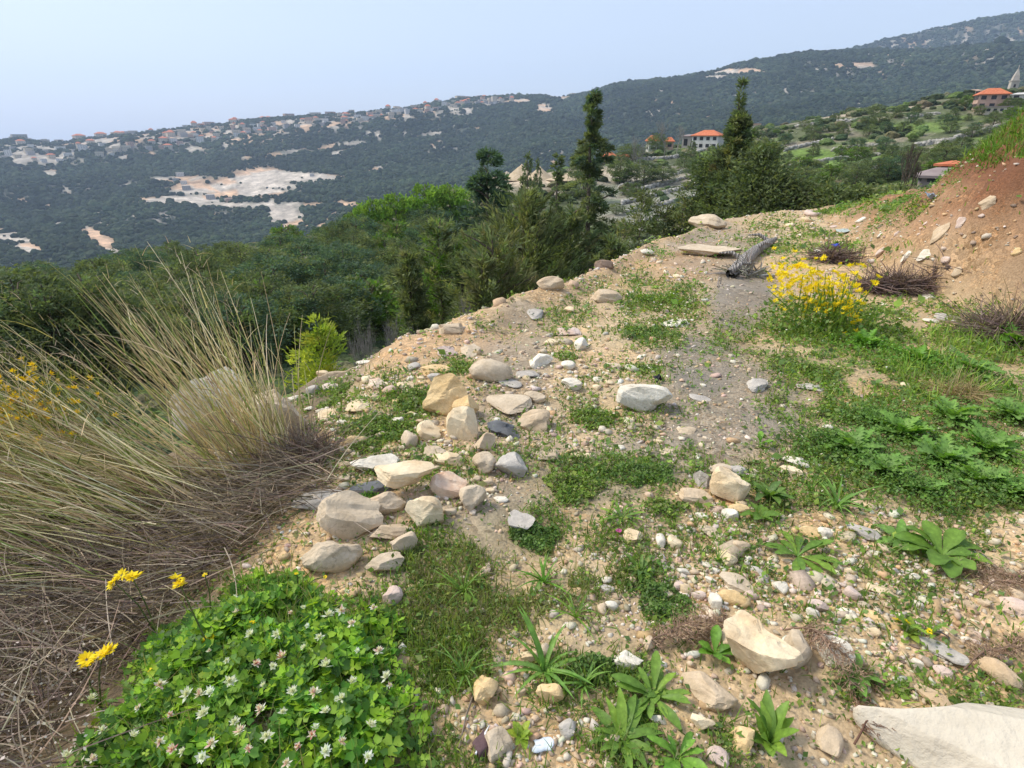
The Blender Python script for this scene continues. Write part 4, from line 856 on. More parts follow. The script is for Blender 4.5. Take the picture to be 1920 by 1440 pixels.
# --- big leafy mass on the right: plants with lobed leaves
for i, (px, py, wp) in enumerate([(1600, 850, 170), (1690, 820, 190), (1780, 790, 180), (1660, 890, 170), (1760, 870, 200), (1850, 850, 200), (1900, 790, 170), (1830, 910, 180), (1730, 925, 140), (1560, 840, 110), (1900, 930, 150), (1640, 795, 120), (1820, 700, 150), (1900, 650, 150), (1720, 680, 120), (1620, 650, 110)]):
    lab = ['leafy green plant at the left front of the large lobed-leaf patch', 'lobed-leaf plant behind the left front one of the patch', 'lobed-leaf plant near the back of the patch', 'lobed-leaf plant at the front of the patch above the cream splinter', 'lobed-leaf plant in the centre of the patch',
           'lobed-leaf plant right of the centre of the patch', 'lobed-leaf plant at the right edge of the picture, back of the patch', 'lobed-leaf plant on the front right of the patch', 'low lobed-leaf plant on the front rim of the patch', 'small lobed-leaf plant at the far left tip of the patch',
           'lobed-leaf plant in the front right corner of the patch', 'small lobed-leaf plant at the back left of the patch', 'bluish lobed-leaf plant in the bright grass', 'leafy plant in the bright grass at the right edge', 'bright leafy plant in the grass right of the mustard', 'bright leafy plant at the foot of the mustard'][i]
    rt_ = rosette('lobed_leaf_plant', lab, 'plant', px, py, wp * .62, 34, 'lobed', .42, .35, (.15, 1.0), BLUEG if i < 13 else BRIGHT, 'plants of the large green patch on the right')
    clump('undergrowth', 'small leaves filling in under the ' + lab, 'weeds', px, py, wp * 1.2, wp * .5, 1100, G_DARK + BLUEG if i < 13 else BRIGHT, hgt=.11, group='leaves under the green patch')

# ------------------------------------------------------------------ clover mound with its flowers
CLP = [(90, 1480), (120, 1380), (190, 1300), (250, 1215), (330, 1160), (400, 1105), (470, 1060), (540, 1055), (600, 1085), (690, 1110), (745, 1150), (735, 1210), (770, 1270), (800, 1320), (800, 1400), (830, 1480)]
g = rng; x = g.uniform(-1.9, 0, 60000); y = g.uniform(.5, 2.4, 60000); z = ground(x, y)
px, py = to_pix(x, y, z + .06); nz_ = fbm(x * 5, y * 5, 91, 3)
inside = inpoly(px + 18 * nz_, py + 14 * nz_, CLP)
cx, cy = px[inside].mean(), py[inside].mean()
dn_ = inpoly(cx + (px - cx) * 1.3, cy + (py - cy) * 1.3, CLP); hol = fbm(x * 9, y * 9, 93, 2)
kp = inside & (g.random(len(x)) < np.where(dn_, .50, .26) * np.where(px < 260, .6, 1) * (.35 + .65 * sstep(-.4, -.05, hol))); x, y, z, nz_, dn_, hol = x[kp], y[kp], z[kp], nz_[kp], dn_[kp], hol[kp]; n = len(x)
hgt = np.where(dn_, .12, .06) * (.8 + .9 * nz_ + .5 * hol).clip(.15) * (.3 + .7 * g.random(n)**.5)
hl = []
for k3 in range(3):      # a trefoil: three notched leaflets
    th = k3 * 2*math.pi / 3; o2 = [(0, 0, 0), (.42, .42, .10), (.36, .88, .06), (0, .78, -.02), (-.36, .88, .06), (-.42, .42, .10)]
    hl.append(np.array([(a * math.cos(th) - b * math.sin(th), a * math.sin(th) + b * math.cos(th), c) for a, b, c in o2]))
tv = np.concatenate(hl); tf = np.concatenate([np.array([(0, 1, 2, 3), (0, 3, 4, 5)]) + 6 * i for i in range(3)])
C = pal([(.20, .34, .02), (.26, .41, .03), (.08, .20, .02), (.22, .38, .04), (.06, .14, .02), (.14, .27, .05)], n, .25)
Vc, Fc, Cc = multi(tv, tf, np.stack([x, y, z + hgt], 1), rand_rot(n, .9), g.uniform(.012, .036, n), C, np.tile([1.35, 1, 1, 1.15, 1, 1], 3))
ix = g.integers(0, n, 1800); Vs, Fs, Cs = strips(np.stack([x[ix], y[ix], z[ix]], 1), dirs(1800, .4), hgt[ix] * 1.1, .003, 3, .1, pal([(.1, .2, .03), (.16, .12, .06)], 1800), taper=.3)
ib = g.integers(0, n, 2600); Vb, Fb, Cb = strips(np.stack([x[ib], y[ib], z[ib]], 1), dirs(2600, .5), rng.uniform(.08, .2, 2600), .004, 4, rng.uniform(.1, .5, 2600), pal([(.12, .25, .04), (.2, .28, .06), (.3, .28, .12)], 2600))
V, F, C = join([(Vc, Fc, Cc), (Vs, Fs, Cs), (Vb, Fb, Cb)])
clover = thing('clover_patch', 'dense bright green clover mound with white flower heads in the lower left', 'clover', at1(500, 1290))
lo = np.array(clover.location)
obj('foliage', mesh('foliage', V - lo, F, M_LEAF, C), clover, kind='stuff')
def head_mesh(seed, cols, n=26, elong=1.):
    g = np.random.default_rng(seed); pv = np.array([(0, 0, 0), (.16, .5, .08), (0, 1, .2), (-.16, .5, .08)])
    a = np.arange(n) * 2.4; el = np.linspace(1.35, .0, n); M = np.zeros((n, 3, 3))
    for i in range(n):
        M[i] = np.array(Matrix.Rotation(a[i] + g.normal(0, .3), 3, 'Z') @ Matrix.Rotation(el[i] + g.normal(0, .2), 3, 'X'))
    V, F, C = multi(pv, np.array([(0, 1, 2, 3)]), np.zeros((n, 3)), M, np.stack([g.uniform(.9, 1.4, n), g.uniform(.7, 1.1, n) * elong, np.ones(n)], 1), pal(cols, n, .08, g))
    return mesh('flower', V, F, M_PETAL, C)
FH = [head_mesh(i, c) for i, c in enumerate([[(.78, .76, .68), (.72, .74, .62)], [(.80, .78, .72), (.7, .72, .55), (.75, .5, .5)], [(.78, .80, .80)], [(.62, .25, .28), (.78, .7, .62), (.8, .78, .7)]])]
FLO = [(650, 1110), (640, 1145), (615, 1155), (440, 1120), (442, 1148), (405, 1178), (600, 1195), (322, 1237), (392, 1222), (430, 1278), (670, 1222), (710, 1222), (530, 1232), (550, 1297), (350, 1303), (375, 1303), (495, 1285), (395, 1300), (260, 1328), (320, 1340), (383, 1338), (440, 1355), (450, 1372), (530, 1335), (590, 1365), (490, 1330), (585, 1378), (695, 1360), (725, 1270), (730, 1285), (640, 1310), (630, 1312), (397, 1395), (325, 1405), (343, 1410), (170, 1312), (172, 1425), (125, 1418), (690, 1420), (538, 1432), (465, 1405), (570, 1215), (512, 1250), (610, 1240), (568, 1140), (575, 1175), (660, 1170), (545, 1150), (610, 1250), (470, 1190), (700, 1140), (500, 1380), (610, 1410), (640, 1390), (560, 1400), (520, 1190), (425, 1240), (300, 1390), (250, 1380), (380, 1420), (300, 1285), (480, 1245), (190, 1370), (660, 1280), (590, 1300), (610, 1335)]
def at_h(px, py, h):
    """point at height h over the ground on the ray of a pixel (foreground)"""
    p = at1(px, py)
    for _ in range(3):
        c = Vector((0, 0, CAMH)); d = (p - c); t = (CAMH - (float(ground(p.x, p.y)) + h)) / (CAMH - p.z) if abs(CAMH - p.z) > .1 else 1
        p = c + d * t if _ == 0 else p
    return p
for i, (fx, fy) in enumerate(FLO):
    p = at_h(fx, fy, .15); o = obj('flower', FH[[0, 1, 0, 2, 1, 3, 0][i % 7]], clover, p - clover.location); s_ = random.uniform(.011, .023)
    o.scale = (s_, s_, s_); o.rotation_euler = (random.uniform(-.5, .5), random.uniform(-.5, .5), random.uniform(0, 6))
# yellow composite flower heads on stems
def yellow_head(seed, n=22):
    g = np.random.default_rng(seed); pv = np.array([(0, .15, 0), (.17, .6, .04), (0, 1, 0), (-.17, .6, .04)])
    M = np.array([np.array(Matrix.Rotation(i * 2*math.pi / n + g.normal(0, .1), 3, 'Z') @ Matrix.Rotation(g.uniform(0, .5), 3, 'X')) for i in range(n)])
    V, F, C = multi(pv, np.array([(0, 1, 2, 3)]), np.zeros((n, 3)), M, g.uniform(.75, 1.1, n), pal([(.85, .66, .02), (.9, .74, .03)], n, .06, g))
    return mesh('flower', V, F, M_PETAL, C)
YH = [yellow_head(i) for i in range(3)]
def yellow_plant(label, bx, by, heads, hh, s_):
    """heads: pixel positions of flower heads; hh: height of the plant; s_: head radius"""
    b = at1(bx, by); root = thing('yellow_flower', label, 'flower', b)
    for hx, hy in heads:
        a_, t_ = pix_dir(hx, hy); 
        dist = math.hypot(b.x, b.y) + random.uniform(-.02, .02); p = Vector((math.sin(a_) * dist, math.cos(a_) * dist, CAMH + float(t_) * dist)) - b
        mid = p * .5 + Vector((random.uniform(-.02, .02), random.uniform(-.02, .02), .02)); V, F = tube([(0, 0, 0), mid, p], [.003, .0025, .002], 5)
        obj('stem', mesh('stem', V, F, M_LEAF, np.tile([[.16, .2, .07]], (len(V), 1)), True), root)
        for q in range(3 if s_ > .012 else 1):
            o = obj('flower', YH[q % 3], root, p + Vector((random.uniform(-1, 1), random.uniform(-1, 1), random.uniform(-.3, .3))) * s_ * 1.3 * (q > 0))
            o.scale = (s_ * 1.35,) * 3; o.rotation_euler = (random.uniform(.0, .7), random.uniform(-.4, .4), random.uniform(0, 6))
    for q in range(5):
        me = leaf_mesh('lobed', .3, .3, tuple(MIDG), q % 3); o = obj('leaf', me, root); l = random.uniform(.04, .08); o.scale = (l,) * 3; o.rotation_euler = (random.uniform(.3, 1.1), 0, q * 2.4); o.location = (0, 0, .01 * q)
yellow_plant('pair of golden flower heads over the dead twigs', 300, 1200, [(213, 1090), (248, 1083)], .2, .02)
yellow_plant('golden flower cluster on a tall bent stem at the top of the clover', 410, 1250, [(337, 1095)], .25, .018)
yellow_plant('small orange-yellow flower right of the golden cluster', 395, 1160, [(384, 1078)], .15, .009)
yellow_plant('golden flower head low at the left edge of the clover', 190, 1330, [(164, 1248), (192, 1227)], .12, .022)
yellow_plant('cup-shaped yellow flower inside the clover', 420, 1230, [(396, 1195)], .1, .013)
yellow_plant('yellow flower between white heads in the clover', 300, 1290, [(285, 1256)], .08, .011)
yellow_plant('small yellow flower pair in the upper clover', 490, 1215, [(492, 1181), (473, 1167)], .1, .010)
yellow_plant('single yellow bloom near the bottom of the clover', 295, 1440, [(290, 1421)], .06, .009)
yellow_plant('tiny yellow bloom at the upper right of the clover', 560, 1110, [(555, 1076), (610, 1082)], .08, .007)
yellow_plant('yellow bloom beside the dead leaf on the left of the clover', 255, 1320, [(252, 1297), (372, 1277)], .06, .007)
yellow_plant('small plant with two bright yellow heads on the right-hand gravel', 1698, 1190, [(1680, 1162), (1700, 1166)], .06, .012)
yellow_plant('lone yellow head right of the two-headed plant on the gravel', 1745, 1195, [(1743, 1184)], .03, .010)
rosette('leafy_plant', 'yellow-green leaves around the two bright yellow heads on the gravel', 'plant', 1705, 1190, 60, 8, 'oval', .45, .3, (.3, .8), [(.2, .28, .04), (.16, .24, .04), (.22, .26, .05)])
def bloom(label, px, py, r_, col):
    p = at_h(px, py, .03); root = thing('pink_flower', label, 'flower', p)
    pv = np.array([(0, 0, 0), (.5, .7, .25), (0, 1, .35), (-.5, .7, .25)]); M = np.array([np.array(Matrix.Rotation(i * 1.257, 3, 'Z')) for i in range(5)])
    V, F, C = multi(pv, np.array([(0, 1, 2, 3)]), np.zeros((5, 3)), M, np.full(5, r_), pal([col], 5, .1)); obj('petals', mesh('petals', V, F, M_PETAL, C), root)
    V, F = tube([(0, 0, -.03), (0, 0, 0)], .0015, 5); obj('stem', mesh('stem', V, F, M_LEAF, np.tile([[.1, .2, .04]], (len(V), 1))), root)
bloom('magenta-pink flower on the gravel', 1160, 996, .014, (.62, .08, .36)); bloom('lilac flower on the small radial tuft', 1157, 946, .009, (.6, .38, .7)); bloom('pale pink blossom above the dark leafy plant', 1402, 890, .012, (.7, .48, .55))
# mustard with many yellow flowers
MU = [(1480, 545), (1500, 520), (1520, 505), (1540, 530), (1560, 560), (1590, 550), (1600, 580), (1530, 575), (1500, 560), (1570, 515), (1470, 570), (1550, 590), (1610, 600), (1640, 530)]
mb = at1(1545, 625); must = thing('mustard_plant', 'big mustard plant covered in yellow flowers on the green ground', 'flowering plant', mb)
Vs_, Fs_, Cs_ = [], [], []
P0 = np.zeros((60, 3)) + rng.normal(0, .12, (60, 3)) * np.array([1, .8, 0]); V, F, C = strips(P0, dirs(60, .45), rng.uniform(.35, .65, 60), .012, 5, .1, pal(MIDG, 60), taper=.5)
obj('stems', mesh('stems', V, F, M_LEAF, C), must)
n = 2200; a = rng.uniform(0, 6.28, n); q = rng.random(n)**.5; P = np.stack([.62 * q * np.cos(a), .4 * q * np.sin(a), rng.random(n)**1.4 * .42 * (1.1 - q * .6)], 1)
V, F, C = multi(np.array([(0, 0, 0), (.3, .5, .1), (0, 1, -.05), (-.3, .5, .1)]), np.array([(0, 1, 2, 3)]), P, rand_rot(n, 1.2), rng.uniform(.02, .05, n), pal(G_FRESH + G_DARK, n)); obj('foliage', mesh('foliage', V, F, M_LEAF, C), must)
for i in range(270):
    t = random.random(); fx, fy = 1450 + 170 * t + random.gauss(0, 8), 515 + 60 * t + random.gauss(0, 26)
    if i > 256: fx, fy = random.choice([(1640, 528), (1645, 518), (1572, 497), (1612, 500), (1605, 606), (1600, 622), (1452, 552), (1446, 540)]); fx += random.uniform(-8, 8); fy += random.uniform(-4, 4)
    a_, t_ = pix_dir(fx, fy); d_ = math.hypot(mb.x, mb.y) + random.uniform(-.25, .25); p = Vector((math.sin(a_) * d_, math.cos(a_) * d_, CAMH + float(t_) * d_)) - mb
    o = obj('flower', YH[i % 3], must, p); s_ = random.uniform(.022, .040); o.scale = (s_, s_, s_ * 2); o.rotation_euler = (random.uniform(-.6, 1.0), random.uniform(-.6, .6), random.uniform(0, 6))

# ------------------------------------------------------------------ tall dry grass, dead thatch, brush
STRAW = [(.74, .60, .36), (.64, .49, .29), (.80, .70, .48), (.38, .28, .19), (.42, .42, .16), (.28, .35, .10)]
def tall_grass(label, px, py, rad, n, lean, sd, Lr, grn=.3, far=0.):
    b = at1(px, py); root = thing('tall_grass', label, 'grass', b, 0, 'tussocks of tall dry grass on the left')
    P0 = np.stack([rng.normal(0, rad, n), rng.normal(far, rad * .7, n), np.zeros(n)], 1); P0[:, 2] = ground(P0[:, 0] + b.x, P0[:, 1] + b.y) - b.z
    P0[:, 2] = np.maximum(P0[:, 2], -.5)
    le = np.clip(rng.normal(lean, sd, n), -.5, 1.5); dy = rng.normal(.02, .16, n)
    D = np.stack([-np.sin(le), dy, np.cos(le)], 1); D /= np.linalg.norm(D, axis=1, keepdims=True)
    L = rng.uniform(*Lr, n); cols = pal(STRAW[:4], n, .22); gi = rng.random(n) < grn; cols[gi] = pal(STRAW[4:], gi.sum(), .2)
    V, F, C = strips(P0, D, L, rng.uniform(.0035, .0078, n), 8, rng.uniform(0., .22, n), cols, curl=rng.normal(0, .08, n), taper=.8)
    obj('stems', mesh('stems', V, F, M_STRAW, C), root, kind='stuff' if n > 300 else None)
    # short side blades peeling off the stems
    m_ = n; i = rng.integers(0, n, m_); t = rng.uniform(.15, .8, m_); P1 = P0[i] + D[i] * (L[i] * t)[:, None]; P1[:, 2] -= .1 * L[i] * t**2
    D1 = D[i] + rng.normal(0, .35, (m_, 3)); D1 /= np.linalg.norm(D1, axis=1, keepdims=True)
    V, F, C = strips(P1, D1, rng.uniform(.12, .4, m_), rng.uniform(.003, .006, m_), 4, rng.uniform(.1, .6, m_), pal(STRAW, m_, .2))
    obj('blades', mesh('blades', V, F, M_STRAW, C), root)
    # seed panicles on the longest stems
    top = np.argsort(-(P0[:, 2] + D[:, 2] * L))[:max(6, n // 18)]; PP, DD = [], []
    for j in top:
        for q in range(9):
            tt = 1 - q * .028; PP.append(P0[j] + D[j] * L[j] * tt - np.array([0, 0, .1 * L[j] * tt**2])); v = D[j] + rng.normal(0, .55, 3); DD.append(v / np.linalg.norm(v))
    PP, DD = np.array(PP), np.array(DD); V, F, C = strips(PP, DD, rng.uniform(.04, .13, len(PP)), .003, 3, .3, pal([(.42, .34, .24), (.5, .42, .3)], len(PP)))
    obj('panicle', mesh('panicle', V, F, M_STRAW, C), root)
tall_grass('upright tussock of dry grass in front of the pale boulders', 515, 890, .09, 130, .22, .16, (.6, 1.3), .25)
tall_grass('tallest tussock whose stems rise above the valley woods', 480, 905, .10, 120, .38, .11, (1.0, 1.5), .25)
tall_grass('tussock leaning far left in front of the broom bush', 350, 950, .15, 300, 1.02, .16, (.9, 1.6), .3)
tall_grass('low green-tinged tussock bent towards the left edge', 300, 960, .22, 420, 1.05, .2, (.7, 1.5), .4)
tall_grass('dense tussock at the far left edge', 60, 985, .26, 520, .85, .3, (.6, 1.2), .35)
tall_grass('flattened tussock at the left edge above the dead twigs', 200, 1020, .28, 620, 1.2, .2, (.6, 1.2), .25)
tall_grass('tussock cut by the left border of the picture', -160, 980, .25, 380, .7, .3, (.7, 1.3), .3)
# dead thatch
x = rng.uniform(-2.9, -.55, 26000); y = rng.uniform(.75, 3.0, 26000); z = ground(x, y); px, py = to_pix(x, y, z + .08)
kp = inpoly(px, py, [(-300, 900), (480, 880), (600, 850), (650, 900), (530, 960), (490, 1000), (380, 1090), (300, 1170), (200, 1260), (100, 1380), (60, 1520), (-300, 1520)]); x, y, z, px, py = x[kp], y[kp], z[kp], px[kp], py[kp]
n = min(len(x), 9000); x, y, z, px = x[:n], y[:n], z[:n], px[:n]
a = rng.normal(math.pi, .5, n); a = np.where(rng.random(n) < .3, rng.uniform(0, 6.28, n), a); el = rng.normal(.12, .22, n)
D = np.stack([np.cos(a)*np.cos(el), np.sin(a)*np.cos(el), np.sin(el)], 1); P0 = np.stack([x, y, z + .15 * rng.random(n)**1.3 * sstep(.5, 1.0, -x)], 1)
V, F, C = strips(P0, D, rng.uniform(.1, .5, n), rng.uniform(.0025, .005, n), 5, rng.uniform(-.1, .35, n), pal([(.20, .15, .115), (.29, .23, .17), (.14, .105, .085), (.42, .35, .25), (.11, .085, .07)], n, .3), curl=rng.normal(0, .2, n), taper=.6)
x2 = rng.uniform(-2.4, -1.0, 5200); y2 = rng.uniform(.5, 2.2, 5200); z2 = ground(x2, y2); px2, py2 = to_pix(x2, y2, z2 + .15); kp = (px2 < 190) & (py2 > 1170) & (rng.random(5200) < .9) | ((px2 < 620) & (px2 > 380) & (py2 > 820) & (py2 < 1000) & (rng.random(5200) < .1))
n2 = kp.sum(); V3, F3, C3 = multi(np.array([(0, 0, 0), (.35, .5, 0), (0, 1, .2), (-.35, .5, 0)]), np.array([(0, 1, 2, 3)]), np.stack([x2[kp], y2[kp], z2[kp] + rng.uniform(.05, .22, n2)], 1), rand_rot(n2, 1.4), rng.uniform(.006, .014, n2), pal([(.5, .42, .34), (.42, .33, .26), (.58, .52, .44)], n2, .15))
V, F, C = join([(V, F, C), (V3, F3, C3)]); tag(obj('dead_grass', mesh('dead_grass', V, F, M_STRAW, C)), kind='stuff')
def brush(name, label, cat, px, py, wpx, hgt, n, cols, Lr=(.2, .6), wd=.006, flat=.35, depth=.5, zmax=9):
    b = at1(px, py); dep = b.y * CP - (b.z - CAMH) * SP; w_ = wpx / 2 * dep / FPX
    P0 = np.stack([rng.normal(0, w_ * .42, n), rng.normal(0, w_ * depth * .42, n), rng.random(n) * hgt * .6], 1); gz_ = ground(P0[:, 0] + b.x, P0[:, 1] + b.y); P0[:, 2] += gz_ - b.z; P0 = P0[gz_ < zmax]; n = len(P0)
    D = dirs(n, 1.0); D[:, 2] = np.abs(D[:, 2]) * flat * .5; D /= np.linalg.norm(D, axis=1, keepdims=True)
    V, F, C = strips(P0, D, rng.uniform(*Lr, n), wd, 5, rng.uniform(-.1, .3, n), pal(cols, n, .25), curl=rng.normal(0, .25, n), taper=.6)
    root = thing(name, label, cat, b); obj('twigs', mesh('twigs', V, F, M_STRAW, C), root, kind='stuff'); return root
PURP = [(.16, .11, .10), (.22, .155, .14), (.11, .08, .075), (.28, .2, .17)]
brush('brush_pile', 'dark dead brush heap at the foot of the red earth bank', 'brush pile', 1680, 548, 150, .2, 1900, PURP, (.12, .35), .008, depth=.3, zmax=.3)
brush('brush_pile', 'dead brush heap at the right edge above the bright grass', 'brush pile', 1895, 635, 150, .2, 1500, PURP + [(.26, .24, .12)], (.15, .45), .007)
brush('dead_bush', 'grey-purple dead bush at the foot of the pale boulders', 'bush', 560, 880, 170, .18, 1500, PURP + [(.3, .25, .22)], (.08, .25), .003, .8)
brush('dead_bush', 'dark twiggy debris behind the yellow mustard', 'bush', 1560, 492, 80, .2, 500, PURP, (.1, .4), .01)
brush('dry_grass_tuft', 'tuft of dry straw in the grass above the leafy plants', 'grass', 1795, 745, 90, .07, 400, [(.42, .32, .18), (.36, .28, .14)], (.08, .25), .004)
def frond(label, px0, py0, px1, py1, n=46, lift=.05, side=.055, cols=((.34, .23, .16), (.42, .30, .21), (.26, .17, .12))):
    a_, b_ = at1(px0, py0), at1(px1, py1); root = thing('dry_frond', label, 'dry plant', a_); v = b_ - a_; L = v.length
    ts = np.linspace(0, 1, 12); pts = np.array([v * t + Vector((0, 0, lift * math.sin(math.pi * min(t * 1.1, 1)) + .01)) + Vector((.01 * math.sin(9 * t), .012 * math.sin(7 * t), 0)) for t in ts])
    V, F = tube(pts, np.linspace(.0035, .001, 12), 5); obj('stem', mesh('stem', V, F, M_STRAW, np.tile([cols[2]], (len(V), 1))), root)
    t = rng.uniform(.15, 1, n * 3); P = np.stack([np.interp(t, ts, pts[:, i]) for i in range(3)], 1); vn = np.array(v / L); pr = np.array([-vn[1], vn[0], 0]); sg = np.where(rng.random(n * 3) < .5, 1, -1)
    D = vn[None] * .55 + pr[None] * sg[:, None] * rng.uniform(.5, 1.1, n * 3)[:, None] + rng.normal(0, .25, (n * 3, 3)); D /= np.linalg.norm(D, axis=1, keepdims=True); ln = side * rng.uniform(.5, 1.3, n * 3) * (1.2 - t * .6)
    V1, F1, C1 = strips(P, D, ln, .0025, 3, .2, pal(cols, n * 3), curl=rng.normal(0, .2, n * 3))
    j = rng.integers(0, n * 3, n * 9); q = rng.uniform(.2, 1, n * 9); P2 = P[j] + D[j] * (ln[j] * q)[:, None]; D2 = D[j] + rng.normal(0, .8, (n * 9, 3)); D2 /= np.linalg.norm(D2, axis=1, keepdims=True)
    V2, F2, C2 = strips(P2, D2, rng.uniform(.006, .018, n * 9), .003, 2, .1, pal(cols, n * 9)); V, F, C = join([(V1, F1, C1), (V2, F2, C2)]); obj('leaflets', mesh('leaflets', V, F, M_STRAW, C), root)
frond('long dry frond running down to the left of the giant white rock', 1470, 1185, 1640, 1290, 60, .07); frond('dry frond lying across the smooth whitish stone', 1500, 1190, 1610, 1330, 50, .08)
frond('brown feathery frond left of the largest mottled rock', 1230, 1215, 1360, 1165, 70, .05, .07); frond('dry brown frond crossing the earth above the spoon-leaved plant', 1190, 1225, 1330, 1190, 60, .04)
frond('curled rusty frond against the left side of the giant white rock', 1600, 1400, 1650, 1350, 90, .05, .06, ((.25, .13, .08), (.32, .19, .12), (.18, .1, .07))); frond('rusty frond below the broad-leaved plant', 1740, 1085, 1890, 1075, 90, .03, .07)
frond('second rusty frond at the right edge', 1830, 1120, 1915, 1085, 60, .03, .07); frond('dry brown litter frond at the far right below the flaky slab', 1800, 1265, 1910, 1200, 60, .03, .06)
def twig(label, pts_px, rad, col=(.3, .24, .18)):
    P = [at1(*p) for p in pts_px]; root = P[0]; V, F = tube([np.array(p - root) + np.array([0, 0, rad * 2 + .015 * math.sin(i * 1.5)]) for i, p in enumerate(P)], np.linspace(rad, rad * .4, len(P)), 6)
    tag(obj('twig', mesh('twig', V, F, M_STRAW, np.tile([col], (len(V), 1)), True), None, root), label, 'twig')
twig('thin bare twig running down beside the dark purplish tile', [(890, 1300), (875, 1350), (862, 1400), (850, 1438)], .004); twig('straight dead stem lying across the lower left corner', [(-10, 1230), (15, 1290), (40, 1335)], .005, (.5, .46, .4))
twig('dark twig standing in the flat ground left of the red bank', [(1345, 540), (1347, 525), (1350, 518)], .008, (.3, .25, .22)); twig('reddish dead stem in the gravel near the brownish boulder', [(570, 800), (600, 830), (640, 858), (700, 862)], .005, (.24, .14, .1))
twig('grey bent stick beside the lone yellow head', [(1725, 1182), (1760, 1195), (1778, 1200), (1772, 1225)], .005, (.2, .17, .15))
# weathered log near the far rim
LP = [(1368, 522), (1392, 500), (1412, 480), (1440, 462), (1452, 456)]; P = [at1(*p) for p in LP]; V, F = tube([np.array(p - P[0]) + np.array([0, 0, .05]) for p in P], [.06, .085, .08, .06, .03], 14)
V = V + (.05 * n3(V, 5, 3))[:, None] * np.array([1, 1, 1]) + (.02 * n3(V, 22, 5))[:, None]
k = MB('weathered_wood', .95); co = k.coord(); wvv = k.n('ShaderNodeTexWave'); wvv.inputs['Scale'].default_value = 9; wvv.inputs['Distortion'].default_value = 6; k.l(co, wvv.inputs['Vector']); k.base(k.ramp(wvv.outputs['Fac'], [(0, (.16, .145, .13)), (1, (.40, .37, .34))])); k.bump(wvv.outputs['Fac'], .8, .02); M_LOG = k.m
lg = thing('log', 'weathered grey log lying on the earth near the far rim', 'log', P[0]); obj('trunk', mesh('trunk', V, F, M_LOG, None, True), lg)
for q in range(4):
    a_ = np.array(P[q] - P[0]) + [0, 0, .08]; V, F = tube([a_, a_ + np.array([.15 * (-1)**q, .05, .1]), a_ + np.array([.3 * (-1)**q, .12, .08])], [.04, .025, .01], 8); obj('branch_stub', mesh('branch_stub', V, F, M_LOG, None, True), lg)
brush('dead_wood', 'broken grey splinters at the near end of the log', 'dead wood', 1400, 515, 100, .06, 110, [(.3, .28, .26), (.2, .18, .17)], (.12, .35), .02)
# litter
def litter(name, label, px, py, wpx, col, seed, hgt=.02, rough=.5):
    p = at1(px, py); s_ = wpx / 2 * (p.y * CP - (p.z - CAMH) * SP) / FPX; g = np.random.default_rng(seed); n = 9
    u, v = np.meshgrid(np.linspace(-1, 1, n), np.linspace(-1, 1, n)); ang = .25 * g.normal()
    X = (u + .18 * np.sin(v * 3 + seed)) * s_; Y = (v * .75 + .15 * np.sin(u * 3)) * s_; Z = hgt * (fbm(u * 1.5, v * 1.5, seed, 2) + 1) + .004
    V = np.stack([X, Y, Z], -1).reshape(-1, 3); F = [(i*n+j, i*n+j+1, (i+1)*n+j+1, (i+1)*n+j) for i in range(n-1) for j in range(n-1)]
    k = MB(name + '_skin', rough); k.base(k.ramp(k.noise(k.coord(), 30, 3), [(.4, col), (.7, tuple(c_ * .75 for c_ in col))])); me = mesh(name, V, np.array(F), k.m, None, True)
    o = obj(name, me, None, p); md = o.modifiers.new('thick', 'SOLIDIFY'); md.thickness = .003; return tag(o, label, 'litter')
litter('white_tile', 'bluish-white square fragment at the bottom centre', 1018, 1400, 36, (.66, .72, .78), 1, .006); litter('blue_litter', 'scrap of blue plastic behind the mustard', 1568, 468, 16, (.05, .08, .5), 2, .05); litter('white_bag', 'crumpled blue-white plastic on the foot of the far bank', 1744, 381, 20, (.4, .48, .6), 3, .08)
litter('black_plastic', 'scrap of black plastic behind the off-white boulder', 1232, 718, 14, (.02, .02, .025), 4, .04); litter('red_litter', 'scrap of pinkish-red plastic in front of the brush heap', 1612, 535, 18, (.5, .16, .14), 5, .03); litter('pale_sheet', 'pale grey sheet of rubble plastic at the far end of the clearing', 1588, 436, 40, (.42, .48, .44), 6, .03)
P = [at1(*q) for q in [(918, 1372), (912, 1385), (906, 1398), (900, 1412), (893, 1425)]]; V, F = tube([np.array(p - P[0]) + np.array([.004 * math.sin(i * 4), 0, .025]) for i, p in enumerate(P)], .003, 6)
k = MB('string', .6); k.base(k.ramp(k.noise(k.coord(), 40, 2), [(.4, (.75, .75, .75)), (.6, (.65, .64, .62))])); tag(obj('string', mesh('string', V, F, k.m, None, True), None, P[0]), 'white string between the purplish tile and the beige slab', 'string')
print('plants', time.time() - T0)
